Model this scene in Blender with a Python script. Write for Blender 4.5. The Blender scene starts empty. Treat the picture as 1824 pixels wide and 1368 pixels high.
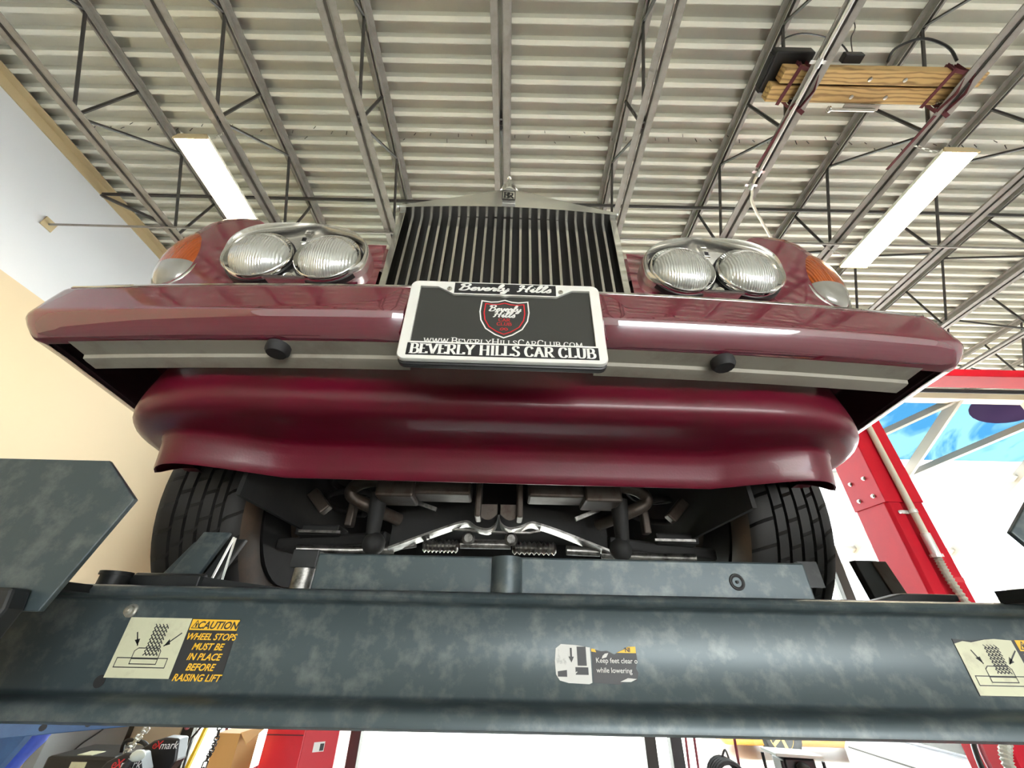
import bpy, math, random
from mathutils import Vector, Matrix
random.seed(7)
SC = bpy.context.scene
COL = SC.collection
PI = math.pi
R = math.radians
H = 1.75            # eye height: coordinates below are written with the eye at z = 0, the floor at z = -1.75

# ------------------------------------------------------------------ camera
cam = bpy.data.cameras.new('camera')
cam.sensor_width = 36.0
cam.lens = 36.0 * 700.0 / 1824.0
cam.clip_start = 0.02
cam.clip_end = 300
co = bpy.data.objects.new('camera', cam)
COL.objects.link(co)
co.location = (0, 0, H)
co.rotation_euler = (Matrix.Rotation(R(90 + 32.8), 3, 'X') @ Matrix.Rotation(R(1.2), 3, 'Z')).to_euler()
SC.camera = co

# ------------------------------------------------------------------ sky, sun, exposure
w = bpy.data.worlds.new('world')
SC.world = w
w.use_nodes = True
bg = w.node_tree.nodes['Background']
bg.inputs['Color'].default_value = (0.93, 0.97, 1.0, 1)
bg.inputs['Strength'].default_value = 6.0
sun = bpy.data.lights.new('sun', 'SUN')
sun.energy = 4.0
sun.angle = R(2)
sun.color = (1.0, 0.95, 0.86)
so = bpy.data.objects.new('sun', sun)
COL.objects.link(so)
so.location = (6, 14, 14)
so.rotation_euler = (R(-28), R(20), 0)
SC.view_settings.view_transform = 'Standard'
SC.view_settings.look = 'None'
SC.view_settings.gamma = 1.0
SC.view_settings.use_curve_mapping = False
SC.view_settings.exposure = 1.9
SC.cycles.use_denoising = True
SC.cycles.max_bounces = 8
SC.cycles.diffuse_bounces = 4
SC.cycles.glossy_bounces = 4
SC.cycles.transparent_max_bounces = 12
SC.cycles.sample_clamp_indirect = 6.0
SC.cycles.caustics_reflective = False
SC.cycles.caustics_refractive = False


# ------------------------------------------------------------------ materials
def mat(name, col, rough=0.5, metal=0.0, coat=0.0, emit=None, estr=0.0, noise=None, bump=None, spec=0.5, coat_ior=1.5):
    """noise=(scale, colour2, low, high) mixes a second colour in; bump=(scale, strength, distance)"""
    m = bpy.data.materials.new(name)
    m.use_nodes = True
    nt = m.node_tree
    b = nt.nodes['Principled BSDF']
    b.inputs['Base Color'].default_value = (*col, 1)
    b.inputs['Roughness'].default_value = rough
    b.inputs['Metallic'].default_value = metal
    b.inputs['Coat Weight'].default_value = coat
    b.inputs['Coat Roughness'].default_value = 0.03
    b.inputs['Coat IOR'].default_value = coat_ior
    b.inputs['Specular IOR Level'].default_value = spec
    if emit:
        b.inputs['Emission Color'].default_value = (*emit, 1)
        b.inputs['Emission Strength'].default_value = estr
    tc = None
    if noise or bump:
        tc = nt.nodes.new('ShaderNodeTexCoord')
    if noise:
        n = nt.nodes.new('ShaderNodeTexNoise')
        n.inputs['Scale'].default_value = noise[0]
        n.inputs['Detail'].default_value = 6
        n.inputs['Roughness'].default_value = 0.65
        nt.links.new(tc.outputs['Object'], n.inputs['Vector'])
        r = nt.nodes.new('ShaderNodeValToRGB')
        r.color_ramp.elements[0].position = noise[2]
        r.color_ramp.elements[1].position = noise[3]
        r.color_ramp.elements[0].color = (*col, 1)
        r.color_ramp.elements[1].color = (*noise[1], 1)
        nt.links.new(n.outputs['Fac'], r.inputs['Fac'])
        nt.links.new(r.outputs['Color'], b.inputs['Base Color'])
    if bump:
        n2 = nt.nodes.new('ShaderNodeTexNoise')
        n2.inputs['Scale'].default_value = bump[0]
        n2.inputs['Detail'].default_value = 3
        nt.links.new(tc.outputs['Object'], n2.inputs['Vector'])
        bp = nt.nodes.new('ShaderNodeBump')
        bp.inputs['Strength'].default_value = bump[1]
        bp.inputs['Distance'].default_value = bump[2]
        nt.links.new(n2.outputs['Fac'], bp.inputs['Height'])
        nt.links.new(bp.outputs['Normal'], b.inputs['Normal'])
        if coat:
            nt.links.new(bp.outputs['Normal'], b.inputs['Coat Normal'])
    return m


def wave_bump(m, scale, strength, dist, direction='X', coord='Object', distortion=0.0, tint=None):
    nt = m.node_tree
    b = nt.nodes['Principled BSDF']
    tc = nt.nodes.new('ShaderNodeTexCoord')
    wv = nt.nodes.new('ShaderNodeTexWave')
    wv.bands_direction = direction
    wv.inputs['Scale'].default_value = scale
    wv.inputs['Distortion'].default_value = distortion
    wv.inputs['Detail'].default_value = 2
    nt.links.new(tc.outputs[coord], wv.inputs['Vector'])
    bp = nt.nodes.new('ShaderNodeBump')
    bp.inputs['Strength'].default_value = strength
    bp.inputs['Distance'].default_value = dist
    nt.links.new(wv.outputs['Fac'], bp.inputs['Height'])
    nt.links.new(bp.outputs['Normal'], b.inputs['Normal'])
    return m


M = {}
M['paint'] = mat('maroon_paint', (0.150, 0.003, 0.022), 0.4, coat=1.0, bump=(3.0, 0.02, 0.02), spec=0.2, coat_ior=2.6)
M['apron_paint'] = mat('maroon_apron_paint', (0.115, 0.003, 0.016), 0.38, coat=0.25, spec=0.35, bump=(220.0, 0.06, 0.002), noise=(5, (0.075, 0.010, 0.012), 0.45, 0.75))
M['lining'] = mat('bumper_lining', (0.03, 0.008, 0.012), 0.8)
M['primer'] = mat('grey_primer', (0.33, 0.31, 0.26), 0.55, noise=(9, (0.20, 0.17, 0.14), 0.5, 0.8))
M['chrome'] = mat('chrome', (0.86, 0.85, 0.82), 0.06, 1.0)
M['satin'] = mat('brushed_metal', (0.85, 0.84, 0.81), 0.16, 1.0)
M['bezel'] = mat('bezel_chrome', (0.84, 0.82, 0.77), 0.18, 0.85)
M['slat'] = mat('slat_metal', (0.80, 0.78, 0.74), 0.16, 1.0)
M['platechrome'] = mat('plate_frame_chrome', (0.95, 0.95, 0.91), 0.28, 0.25)
M['rubber'] = mat('black_rubber', (0.016, 0.016, 0.017), 0.65)
M['black'] = mat('black_plastic', (0.012, 0.012, 0.013), 0.4)
M['under'] = mat('underseal', (0.008, 0.008, 0.008), 0.75, noise=(14, (0.017, 0.016, 0.015), 0.5, 0.8))
M['alloy'] = mat('dirty_alloy', (0.30, 0.29, 0.27), 0.35, 0.9, noise=(40, (0.06, 0.055, 0.05), 0.45, 0.7))
M['exhaust'] = mat('rusty_pipe', (0.075, 0.062, 0.052), 0.5, 0.6, noise=(30, (0.05, 0.03, 0.02), 0.45, 0.7))
M['plateface'] = mat('plate_black', (0.045, 0.046, 0.043), 0.3)
M['platepanel'] = mat('plate_panel', (0.015, 0.015, 0.016), 0.5)
M['white'] = mat('white_enamel', (0.85, 0.85, 0.82), 0.45)
M['redink'] = mat('red_ink', (0.65, 0.02, 0.03), 0.45)
M['lens'] = mat('headlamp_glass', (0.74, 0.75, 0.72), 0.12, 0.65, coat=1.0)
M['amber'] = mat('amber_lens', (0.46, 0.085, 0.006), 0.25, coat=0.8)
M['clear'] = mat('clear_lens', (0.32, 0.31, 0.28), 0.22, 0.2, coat=0.8)
M['glassdark'] = mat('dark_glass', (0.02, 0.025, 0.03), 0.05)
M['lift'] = mat('lift_steel', (0.058, 0.080, 0.088), 0.36, 0.25, noise=(24.0, (0.16, 0.18, 0.175), 0.48, 0.78), bump=(60, 0.05, 0.004))
M['liftdark'] = mat('lift_dark_steel', (0.018, 0.02, 0.021), 0.5, 0.1, noise=(12, (0.05, 0.05, 0.048), 0.55, 0.8))
M['stickcream'] = mat('sticker_cream', (0.60, 0.60, 0.42), 0.5, noise=(30, (0.45, 0.43, 0.30), 0.55, 0.8))
M['stickyel'] = mat('sticker_yellow', (0.85, 0.50, 0.03), 0.5)
M['stickblk'] = mat('sticker_black', (0.025, 0.026, 0.028), 0.5)
M['stickwhite'] = mat('sticker_white', (0.60, 0.60, 0.57), 0.5, noise=(45, (0.2, 0.2, 0.2), 0.6, 0.75))
M['deck'] = mat('galvanised_deck', (0.70, 0.69, 0.60), 0.42, 0.2, noise=(1.6, (0.60, 0.605, 0.56), 0.4, 0.7))
M['joist'] = mat('joist_grey', (0.27, 0.255, 0.235), 0.5, 0.1, noise=(9, (0.20, 0.185, 0.165), 0.45, 0.7))
M['rod'] = mat('web_bar_dark', (0.05, 0.046, 0.042), 0.55, 0.2)
M['trim'] = mat('beige_angle', (0.50, 0.40, 0.24), 0.6, noise=(1.2, (0.24, 0.14, 0.07), 0.62, 0.8))
M['floor'] = mat('concrete_floor', (0.20, 0.20, 0.19), 0.45, noise=(1.5, (0.15, 0.15, 0.145), 0.4, 0.7))
M['offwhite'] = mat('white_wall', (0.72, 0.72, 0.70), 0.7)
M['beigewall'] = mat('beige_wall', (0.68, 0.58, 0.44), 0.75)
M['greywall'] = mat('grey_panel', (0.33, 0.35, 0.36), 0.6)
M['frame'] = mat('dark_bronze_frame', (0.05, 0.045, 0.04), 0.45, 0.4)
M['redpaint'] = mat('red_lift_paint', (0.56, 0.008, 0.024), 0.5, spec=0.18, noise=(4, (0.48, 0.008, 0.024), 0.4, 0.7))
M['redcab'] = mat('red_cabinet_paint', (0.62, 0.02, 0.035), 0.4, coat=0.3)
M['conduit'] = mat('conduit_grey', (0.60, 0.57, 0.48), 0.45)
M['emt'] = mat('galvanised_conduit', (0.80, 0.81, 0.80), 0.22, 0.6)
M['flex'] = mat('flex_conduit', (0.42, 0.42, 0.36), 0.45)
M['strap'] = mat('maroon_strap', (0.11, 0.022, 0.03), 0.8)
M['housing'] = mat('light_housing', (0.85, 0.82, 0.74), 0.4)
M['tube'] = mat('lit_tube', (1, 1, 1), 0.4, emit=(1.0, 0.84, 0.58), estr=16.0)
M['awnframe'] = mat('awning_frame_white', (0.25, 0.235, 0.195), 0.5)
M['yellow'] = mat('yellow_plastic', (0.90, 0.62, 0.01), 0.5)
M['card'] = mat('cardboard', (0.50, 0.27, 0.09), 0.8)
M['bluesteel'] = mat('blue_steel', (0.035, 0.09, 0.21), 0.45, noise=(6, (0.05, 0.13, 0.28), 0.45, 0.7))
M['bluecloth'] = mat('blue_cloth', (0.10, 0.15, 0.55), 0.7)
M['asphalt'] = mat('pale_pavement', (0.62, 0.58, 0.52), 0.5, noise=(0.9, (0.52, 0.48, 0.43), 0.4, 0.7))
M['grass'] = mat('grass', (0.05, 0.10, 0.012), 0.9, noise=(8, (0.10, 0.14, 0.025), 0.4, 0.7))
M['ycar'] = mat('yellow_car_paint', (0.60, 0.25, 0.008), 0.3, coat=1.0)
M['wcar'] = mat('white_car_paint', (0.85, 0.87, 0.90), 0.3, coat=1.0)
M['bcar'] = mat('brown_car_paint', (0.42, 0.24, 0.17), 0.35, coat=1.0)
M['gold'] = mat('gold_wheel', (0.85, 0.58, 0.20), 0.3, 0.6)
M['cartop'] = mat('pale_tray', (0.55, 0.60, 0.53), 0.5)
M['bolt'] = mat('zinc_bolt', (0.50, 0.48, 0.42), 0.35, 0.8)
M['maroonrod'] = mat('maroon_tube', (0.28, 0.05, 0.07), 0.5)


def cast_glass(name, tint, gloss):
    m = bpy.data.materials.new(name)
    m.use_nodes = True
    nt = m.node_tree
    out = nt.nodes['Material Output']
    nt.nodes.remove(nt.nodes['Principled BSDF'])
    t = nt.nodes.new('ShaderNodeBsdfTransparent')
    t.inputs['Color'].default_value = (*tint, 1)
    g = nt.nodes.new('ShaderNodeBsdfGlossy')
    g.inputs['Roughness'].default_value = gloss
    f = nt.nodes.new('ShaderNodeFresnel')
    f.inputs['IOR'].default_value = 1.45
    mx = nt.nodes.new('ShaderNodeMixShader')
    nt.links.new(f.outputs['Fac'], mx.inputs['Fac'])
    nt.links.new(t.outputs['BSDF'], mx.inputs[1])
    nt.links.new(g.outputs['BSDF'], mx.inputs[2])
    nt.links.new(mx.outputs['Shader'], out.inputs['Surface'])
    return m


M['pane'] = cast_glass('window_glass', (0.94, 0.97, 0.96), 0.02)

# blue translucent awning fabric with a printed watery pattern
m = bpy.data.materials.new('blue_awning_fabric')
m.use_nodes = True
nt = m.node_tree
nt.nodes.remove(nt.nodes['Principled BSDF'])
tc = nt.nodes.new('ShaderNodeTexCoord')
nz = nt.nodes.new('ShaderNodeTexNoise')
nz.inputs['Scale'].default_value = 0.9
nz.inputs['Detail'].default_value = 4
nz.inputs['Distortion'].default_value = 1.2
nt.links.new(tc.outputs['Object'], nz.inputs['Vector'])
cr = nt.nodes.new('ShaderNodeValToRGB')
cr.color_ramp.elements[0].position = 0.42
cr.color_ramp.elements[1].position = 0.56
cr.color_ramp.elements[0].color = (0.006, 0.026, 0.050, 1)
cr.color_ramp.elements[1].color = (0.024, 0.052, 0.067, 1)
nt.links.new(nz.outputs['Fac'], cr.inputs['Fac'])
tl = nt.nodes.new('ShaderNodeBsdfTranslucent')
df = nt.nodes.new('ShaderNodeBsdfDiffuse')
nt.links.new(cr.outputs['Color'], tl.inputs['Color'])
nt.links.new(cr.outputs['Color'], df.inputs['Color'])
mx = nt.nodes.new('ShaderNodeMixShader')
mx.inputs['Fac'].default_value = 0.25
nt.links.new(tl.outputs['BSDF'], mx.inputs[1])
nt.links.new(df.outputs['BSDF'], mx.inputs[2])
nt.links.new(mx.outputs['Shader'], nt.nodes['Material Output'].inputs['Surface'])
M['bluefab'] = m


def translucent(name, col):
    m = bpy.data.materials.new(name)
    m.use_nodes = True
    nt = m.node_tree
    nt.nodes.remove(nt.nodes['Principled BSDF'])
    tl = nt.nodes.new('ShaderNodeBsdfTranslucent')
    tl.inputs['Color'].default_value = (*col, 1)
    df = nt.nodes.new('ShaderNodeBsdfDiffuse')
    df.inputs['Color'].default_value = (*col, 1)
    mx = nt.nodes.new('ShaderNodeMixShader')
    mx.inputs['Fac'].default_value = 0.25
    nt.links.new(tl.outputs['BSDF'], mx.inputs[1])
    nt.links.new(df.outputs['BSDF'], mx.inputs[2])
    nt.links.new(mx.outputs['Shader'], nt.nodes['Material Output'].inputs['Surface'])
    return m


M['whitefab'] = translucent('white_awning_fabric', (0.24, 0.25, 0.26))
M['purplefab'] = translucent('purple_print', (0.075, 0.038, 0.075))

# wood with grain along X
m = mat('sawn_timber', (0.62, 0.40, 0.16), 0.7)
nt = m.node_tree
tc = nt.nodes.new('ShaderNodeTexCoord')
mp = nt.nodes.new('ShaderNodeMapping')
mp.inputs['Scale'].default_value = (1.4, 6.0, 6.0)
wv = nt.nodes.new('ShaderNodeTexWave')
wv.bands_direction = 'Y'
wv.inputs['Scale'].default_value = 1.6
wv.inputs['Distortion'].default_value = 9.0
wv.inputs['Detail'].default_value = 3
cr = nt.nodes.new('ShaderNodeValToRGB')
cr.color_ramp.elements[0].color = (0.26, 0.155, 0.06, 1)
cr.color_ramp.elements[1].color = (0.50, 0.325, 0.13, 1)
cr.color_ramp.elements[1].position = 0.5
nt.links.new(tc.outputs['Object'], mp.inputs['Vector'])
nt.links.new(mp.outputs['Vector'], wv.inputs['Vector'])
nt.links.new(wv.outputs['Fac'], cr.inputs['Fac'])
nt.links.new(cr.outputs['Color'], nt.nodes['Principled BSDF'].inputs['Base Color'])
M['wood'] = m
# two-colour wall: pale blue-white above, cream below
m = mat('two_tone_wall', (0.7, 0.7, 0.7), 0.75)
nt = m.node_tree
ge = nt.nodes.new('ShaderNodeNewGeometry')
sx = nt.nodes.new('ShaderNodeSeparateXYZ')
nt.links.new(ge.outputs['Position'], sx.inputs['Vector'])
gt = nt.nodes.new('ShaderNodeMath')
gt.operation = 'GREATER_THAN'
gt.inputs[1].default_value = 2.98 + H
nt.links.new(sx.outputs['Z'], gt.inputs[0])
mc = nt.nodes.new('ShaderNodeMix')
mc.data_type = 'RGBA'
mc.inputs['A'].default_value = (0.64, 0.525, 0.355, 1)
mc.inputs['B'].default_value = (0.68, 0.70, 0.74, 1)
nt.links.new(gt.outputs['Value'], mc.inputs['Factor'])
nt.links.new(mc.outputs['Result'], nt.nodes['Principled BSDF'].inputs['Base Color'])
M['wall'] = m
# headlamp glass: fluted pattern
wave_bump(M['lens'], 60.0, 0.35, 0.004, 'X', 'Object', 2.5)
wave_bump(M['amber'], 55.0, 0.5, 0.006, 'X', 'Object', 0.0)
# tyre with slanted sipes (UV: u round the tyre, v across)
m = mat('tyre_rubber', (0.022, 0.021, 0.020), 0.7)
wave_bump(m, 1.0, 1.0, 0.02, 'DIAGONAL', 'UV')
nt = m.node_tree
uvm = nt.nodes.new('ShaderNodeMapping')
uvm.inputs['Scale'].default_value = (22, 2.5, 0)
for l in list(nt.links):
    if l.to_node.type == 'TEX_WAVE':
        src = l.from_socket
        nt.links.remove(l)
        nt.links.new(src, uvm.inputs['Vector'])
        wvn = [n for n in nt.nodes if n.type == 'TEX_WAVE'][0]
        wvn.wave_profile = 'SAW'
        nt.links.new(uvm.outputs['Vector'], wvn.inputs['Vector'])
        crn = nt.nodes.new('ShaderNodeValToRGB')
        crn.color_ramp.elements[0].position = 0.0
        crn.color_ramp.elements[1].position = 0.14
        nt.links.new(wvn.outputs['Fac'], crn.inputs['Fac'])
        bpn = [n for n in nt.nodes if n.type == 'BUMP'][0]
        nt.links.new(crn.outputs['Color'], bpn.inputs['Height'])
        break
M['tyre'] = m
M['sidewall'] = mat('tyre_sidewall', (0.05, 0.036, 0.026), 0.65, noise=(7, (0.10, 0.06, 0.035), 0.45, 0.7))


# ------------------------------------------------------------------ mesh helpers
class MB:
    def __init__(s):
        s.v, s.f, s.mi, s.uv = [], [], [], {}

    def add(s, vs, fs, mi=0):
        o = len(s.v)
        s.v += [tuple(p) for p in vs]
        for f in fs:
            s.f.append(tuple(o + i for i in f))
            s.mi.append(mi)
        return o

    def box(s, x0, x1, y0, y1, z0, z1, mi=0):
        vs = [(x, y, z) for x in (x0, x1) for y in (y0, y1) for z in (z0, z1)]
        s.add(vs, [(0, 1, 3, 2), (4, 6, 7, 5), (0, 4, 5, 1), (2, 3, 7, 6), (0, 2, 6, 4), (1, 5, 7, 3)], mi)
        return s

    def obox(s, c, size, mtx, mi=0):
        a, b, d = (k / 2 for k in size)
        vs = [Vector(c) + mtx @ Vector((x, y, z)) for x in (-a, a) for y in (-b, b) for z in (-d, d)]
        s.add(vs, [(0, 1, 3, 2), (4, 6, 7, 5), (0, 4, 5, 1), (2, 3, 7, 6), (0, 2, 6, 4), (1, 5, 7, 3)], mi)
        return s

    def bar(s, p, q, wd, ht, up=(0, 0, 1), mi=0):
        """rectangular bar from p to q"""
        p, q = Vector(p), Vector(q)
        d = (q - p)
        x = d.normalized()
        y = Vector(up).cross(x)
        if y.length < 1e-5:
            y = Vector((1, 0, 0)).cross(x)
        y.normalize()
        z = x.cross(y)
        m = Matrix((x, y, z)).transposed()
        return s.obox((p + q) / 2, (d.length, wd, ht), m, mi)

    def tube(s, pts, r, seg=8, mi=0, closed=False, caps=True):
        pts = [Vector(p) for p in pts]
        n = len(pts)
        rs = r if isinstance(r, (list, tuple)) else [r] * n
        ref = None
        rows = []
        for i, p in enumerate(pts):
            if closed:
                t = pts[(i + 1) % n] - pts[i - 1]
            else:
                t = pts[min(i + 1, n - 1)] - pts[max(i - 1, 0)]
            t.normalize()
            if ref is None:
                ref = Vector((0, 0, 1)) if abs(t.z) < 0.9 else Vector((1, 0, 0))
            a = ref - t * ref.dot(t)
            if a.length < 1e-5:
                a = t.orthogonal()
            a.normalize()
            ref = a
            b = t.cross(a)
            rows.append([p + (a * math.cos(2 * PI * k / seg) + b * math.sin(2 * PI * k / seg)) * rs[i] for k in range(seg)])
        o = len(s.v)
        for row in rows:
            s.v += [tuple(q) for q in row]
        m = n if closed else n - 1
        for i in range(m):
            j = (i + 1) % n
            for k in range(seg):
                l = (k + 1) % seg
                s.f.append((o + i * seg + k, o + i * seg + l, o + j * seg + l, o + j * seg + k))
                s.mi.append(mi)
        if caps and not closed:
            s.f.append(tuple(o + k for k in reversed(range(seg))))
            s.f.append(tuple(o + (n - 1) * seg + k for k in range(seg)))
            s.mi += [mi, mi]
        return s

    def lathe(s, prof, c, axis=(0, 0, 1), seg=24, mi=0, cap0=True, cap1=True, uv=False):
        """prof = [(radius, height along axis)]"""
        ax = Vector(axis).normalized()
        a = ax.orthogonal().normalized()
        b = ax.cross(a)
        c = Vector(c)
        o = len(s.v)
        for (r, h) in prof:
            s.v += [tuple(c + ax * h + (a * math.cos(2 * PI * k / seg) + b * math.sin(2 * PI * k / seg)) * r) for k in range(seg)]
        for i in range(len(prof) - 1):
            for k in range(seg):
                l = (k + 1) % seg
                if uv:
                    s.uv[len(s.f)] = [(k / seg, i / len(prof)), ((k + 1) / seg, i / len(prof)), ((k + 1) / seg, (i + 1) / len(prof)), (k / seg, (i + 1) / len(prof))]
                s.f.append((o + i * seg + k, o + i * seg + l, o + (i + 1) * seg + l, o + (i + 1) * seg + k))
                s.mi.append(mi)
        if cap0:
            s.f.append(tuple(o + k for k in reversed(range(seg))))
            s.mi.append(mi)
        if cap1:
            s.f.append(tuple(o + (len(prof) - 1) * seg + k for k in range(seg)))
            s.mi.append(mi)
        return s

    def grid(s, rows, mi=0, closed=False):
        o = len(s.v)
        n = len(rows[0])
        for r in rows:
            s.v += [tuple(p) for p in r]
        for i in range(len(rows) - 1):
            for k in range(n if closed else n - 1):
                l = (k + 1) % n
                s.f.append((o + i * n + k, o + i * n + l, o + (i + 1) * n + l, o + (i + 1) * n + k))
                s.mi.append(mi)
        return s

    def prism(s, poly, mtx, t, mi=0):
        """2D polygon (x, y) through matrix (4x4), thickness t along local z (0..t)"""
        n = len(poly)
        vs = [mtx @ Vector((x, y, 0)) for x, y in poly] + [mtx @ Vector((x, y, t)) for x, y in poly]
        fs = [tuple(reversed(range(n))), tuple(range(n, 2 * n))]
        fs += [(i, (i + 1) % n, n + (i + 1) % n, n + i) for i in range(n)]
        s.add(vs, fs, mi)
        return s

    def ball(s, c, r, seg=12, sc=(1, 1, 1), mi=0):
        o = len(s.v)
        rings = seg // 2
        c = Vector(c)
        for i in range(1, rings):
            th = PI * i / rings
            for k in range(seg):
                ph = 2 * PI * k / seg
                s.v.append(tuple(c + Vector((r * math.sin(th) * math.cos(ph) * sc[0], r * math.sin(th) * math.sin(ph) * sc[1], r * math.cos(th) * sc[2]))))
        for i in range(rings - 2):
            for k in range(seg):
                l = (k + 1) % seg
                s.f.append((o + i * seg + k, o + (i + 1) * seg + k, o + (i + 1) * seg + l, o + i * seg + l))
                s.mi.append(mi)
        s.f.append(tuple(o + k for k in range(seg)))
        s.f.append(tuple(o + (rings - 2) * seg + k for k in reversed(range(seg))))
        s.mi += [mi, mi]
        return s

    def build(s, name, mats, parent=None, smooth=None, bevel=None, label=None, kind=None, fix=True, subs=0):
        me = bpy.data.meshes.new(name)
        me.from_pydata(s.v, [], s.f)
        for mm in (mats if isinstance(mats, (list, tuple)) else [mats]):
            me.materials.append(M[mm])
        for p, i in zip(me.polygons, s.mi):
            p.material_index = i
        if s.uv:
            lay = me.uv_layers.new(name='uv')
            for fi, uvs in s.uv.items():
                for li, q in zip(me.polygons[fi].loop_indices, uvs):
                    lay.data[li].uv = q
        me.update()
        if fix:
            import bmesh
            b = bmesh.new()
            b.from_mesh(me)
            bmesh.ops.recalc_face_normals(b, faces=b.faces)
            b.to_mesh(me)
            b.free()
        if smooth is not None:
            for p in me.polygons:
                p.use_smooth = True
            me.set_sharp_from_angle(angle=R(smooth))
        o = bpy.data.objects.new(name, me)
        COL.objects.link(o)
        place(o, parent)
        if bevel:
            bm = o.modifiers.new('edge', 'BEVEL')
            bm.width = bevel
            bm.segments = 2
            bm.limit_method = 'ANGLE'
            bm.angle_limit = R(40)
            bm.harden_normals = False
        if subs:
            sm = o.modifiers.new('sub', 'SUBSURF')
            sm.levels = sm.render_levels = subs
        if label:
            o['label'] = label
        if kind:
            o['kind'] = kind
        return o


BASE = {}


def place(o, parent):
    if parent is None:
        o.location = (0, 0, H)
    else:
        o.parent = parent
        if parent.name in BASE:
            o.location = -BASE[parent.name]


def tag(o, label, cat, group=None):
    o['label'] = label
    o['category'] = cat
    if group:
        o['group'] = group
    return o


def thing(name, label, cat, loc=(0, 0, 0), group=None, rot=None):
    """an Empty at the thing's base; parts are written in eye coordinates (or in the thing's own frame if rot is given)"""
    o = bpy.data.objects.new(name, None)
    o.empty_display_size = 0.1
    COL.objects.link(o)
    o.location = Vector(loc) + Vector((0, 0, H))
    if rot is None:
        BASE[o.name] = Vector(loc)
    else:
        o.rotation_euler = (0, 0, rot)
    return tag(o, label, cat, group)


def struct(name, mb, mats, **k):
    o = mb.build(name, mats, **k)
    o['kind'] = 'structure'
    return o


def clone(root, off, label):
    def cp(o, par):
        c = o.copy()
        COL.objects.link(c)
        if par is not None:
            c.parent = par
        for ch in [x for x in bpy.data.objects if x.parent == o]:
            cp(ch, c)
        return c
    r = cp(root, None)
    r.location = root.location + Vector(off)
    r['label'] = label
    return r


def smooth_path(pts, n=6, closed=False):
    pts = [Vector(p) for p in pts]
    out = []
    m = len(pts)
    for i in range(m if closed else m - 1):
        if closed:
            p0, p1, p2, p3 = pts[i - 1], pts[i], pts[(i + 1) % m], pts[(i + 2) % m]
        else:
            p0, p1, p2, p3 = pts[max(i - 1, 0)], pts[i], pts[i + 1], pts[min(i + 2, m - 1)]
        for k in range(n):
            t = k / n
            out.append(0.5 * ((2 * p1) + (p2 - p0) * t + (2 * p0 - 5 * p1 + 4 * p2 - p3) * t * t + (3 * p1 - p0 - 3 * p2 + p3) * t ** 3))
    if not closed:
        out.append(pts[-1])
    return out


def face_mtx(origin, right, up):
    """local x -> right, local y -> up, local z -> towards the reader"""
    r, u = Vector(right).normalized(), Vector(up).normalized()
    n = r.cross(u)
    m = Matrix((r, u, n)).transposed().to_4x4()
    m.translation = Vector(origin)
    return m


# lettering -----------------------------------------------------------
def text_into(mb, s, size, mtx, t=0.0005, mi=0, shear=0.0, bold=0.0, align='CENTER', spacing=1.0):
    cu = bpy.data.curves.new('lettering', 'FONT')
    cu.body = s
    cu.size = size
    cu.shear = shear
    cu.offset = bold
    cu.align_x = align
    cu.space_character = spacing
    cu.resolution_u = 3
    ob = bpy.data.objects.new('lettering', cu)
    COL.objects.link(ob)
    bpy.context.view_layer.update()
    dg = bpy.context.evaluated_depsgraph_get()
    me = bpy.data.meshes.new_from_object(ob.evaluated_get(dg))
    vs = [mtx @ (v.co + Vector((0, 0, t))) for v in me.vertices]
    mb.add(vs, [tuple(p.vertices) for p in me.polygons], mi)
    bpy.data.objects.remove(ob)
    bpy.data.meshes.remove(me)
    bpy.data.curves.remove(cu)


def ribbon(mb, pts, mtx, wmin, wmax, t=0.0005, mi=0, closed=False):
    """flat pen stroke: thick where it runs up or down, thin where it runs across"""
    n = len(pts)
    L, Rr = [], []

    def unit(a, b):
        d = Vector(b[:2]) - Vector(a[:2])
        return d.normalized() if d.length > 1e-9 else Vector((0, 0))
    for i, p in enumerate(pts):
        d1 = unit(pts[i - 1], p) if (closed or i > 0) else None
        d2 = unit(p, pts[(i + 1) % n]) if (closed or i < n - 1) else None
        d = (d1 + d2) if (d1 is not None and d2 is not None) else (d1 or d2)
        if d.length < 1e-6:
            d = d1 or Vector((1, 0))
        d.normalize()
        e = d2 if d2 is not None and d2.length > 0 else d
        wd = (wmin + (wmax - wmin) * abs(d.y)) / 2
        nn = Vector((-d.y, d.x)) * wd / max(.6, abs(d.dot(e)))
        L.append(mtx @ Vector((p[0] + nn.x, p[1] + nn.y, t)))
        Rr.append(mtx @ Vector((p[0] - nn.x, p[1] - nn.y, t)))
    if closed:
        L.append(L[0])
        Rr.append(Rr[0])
    mb.grid([L, Rr], mi)


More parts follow.
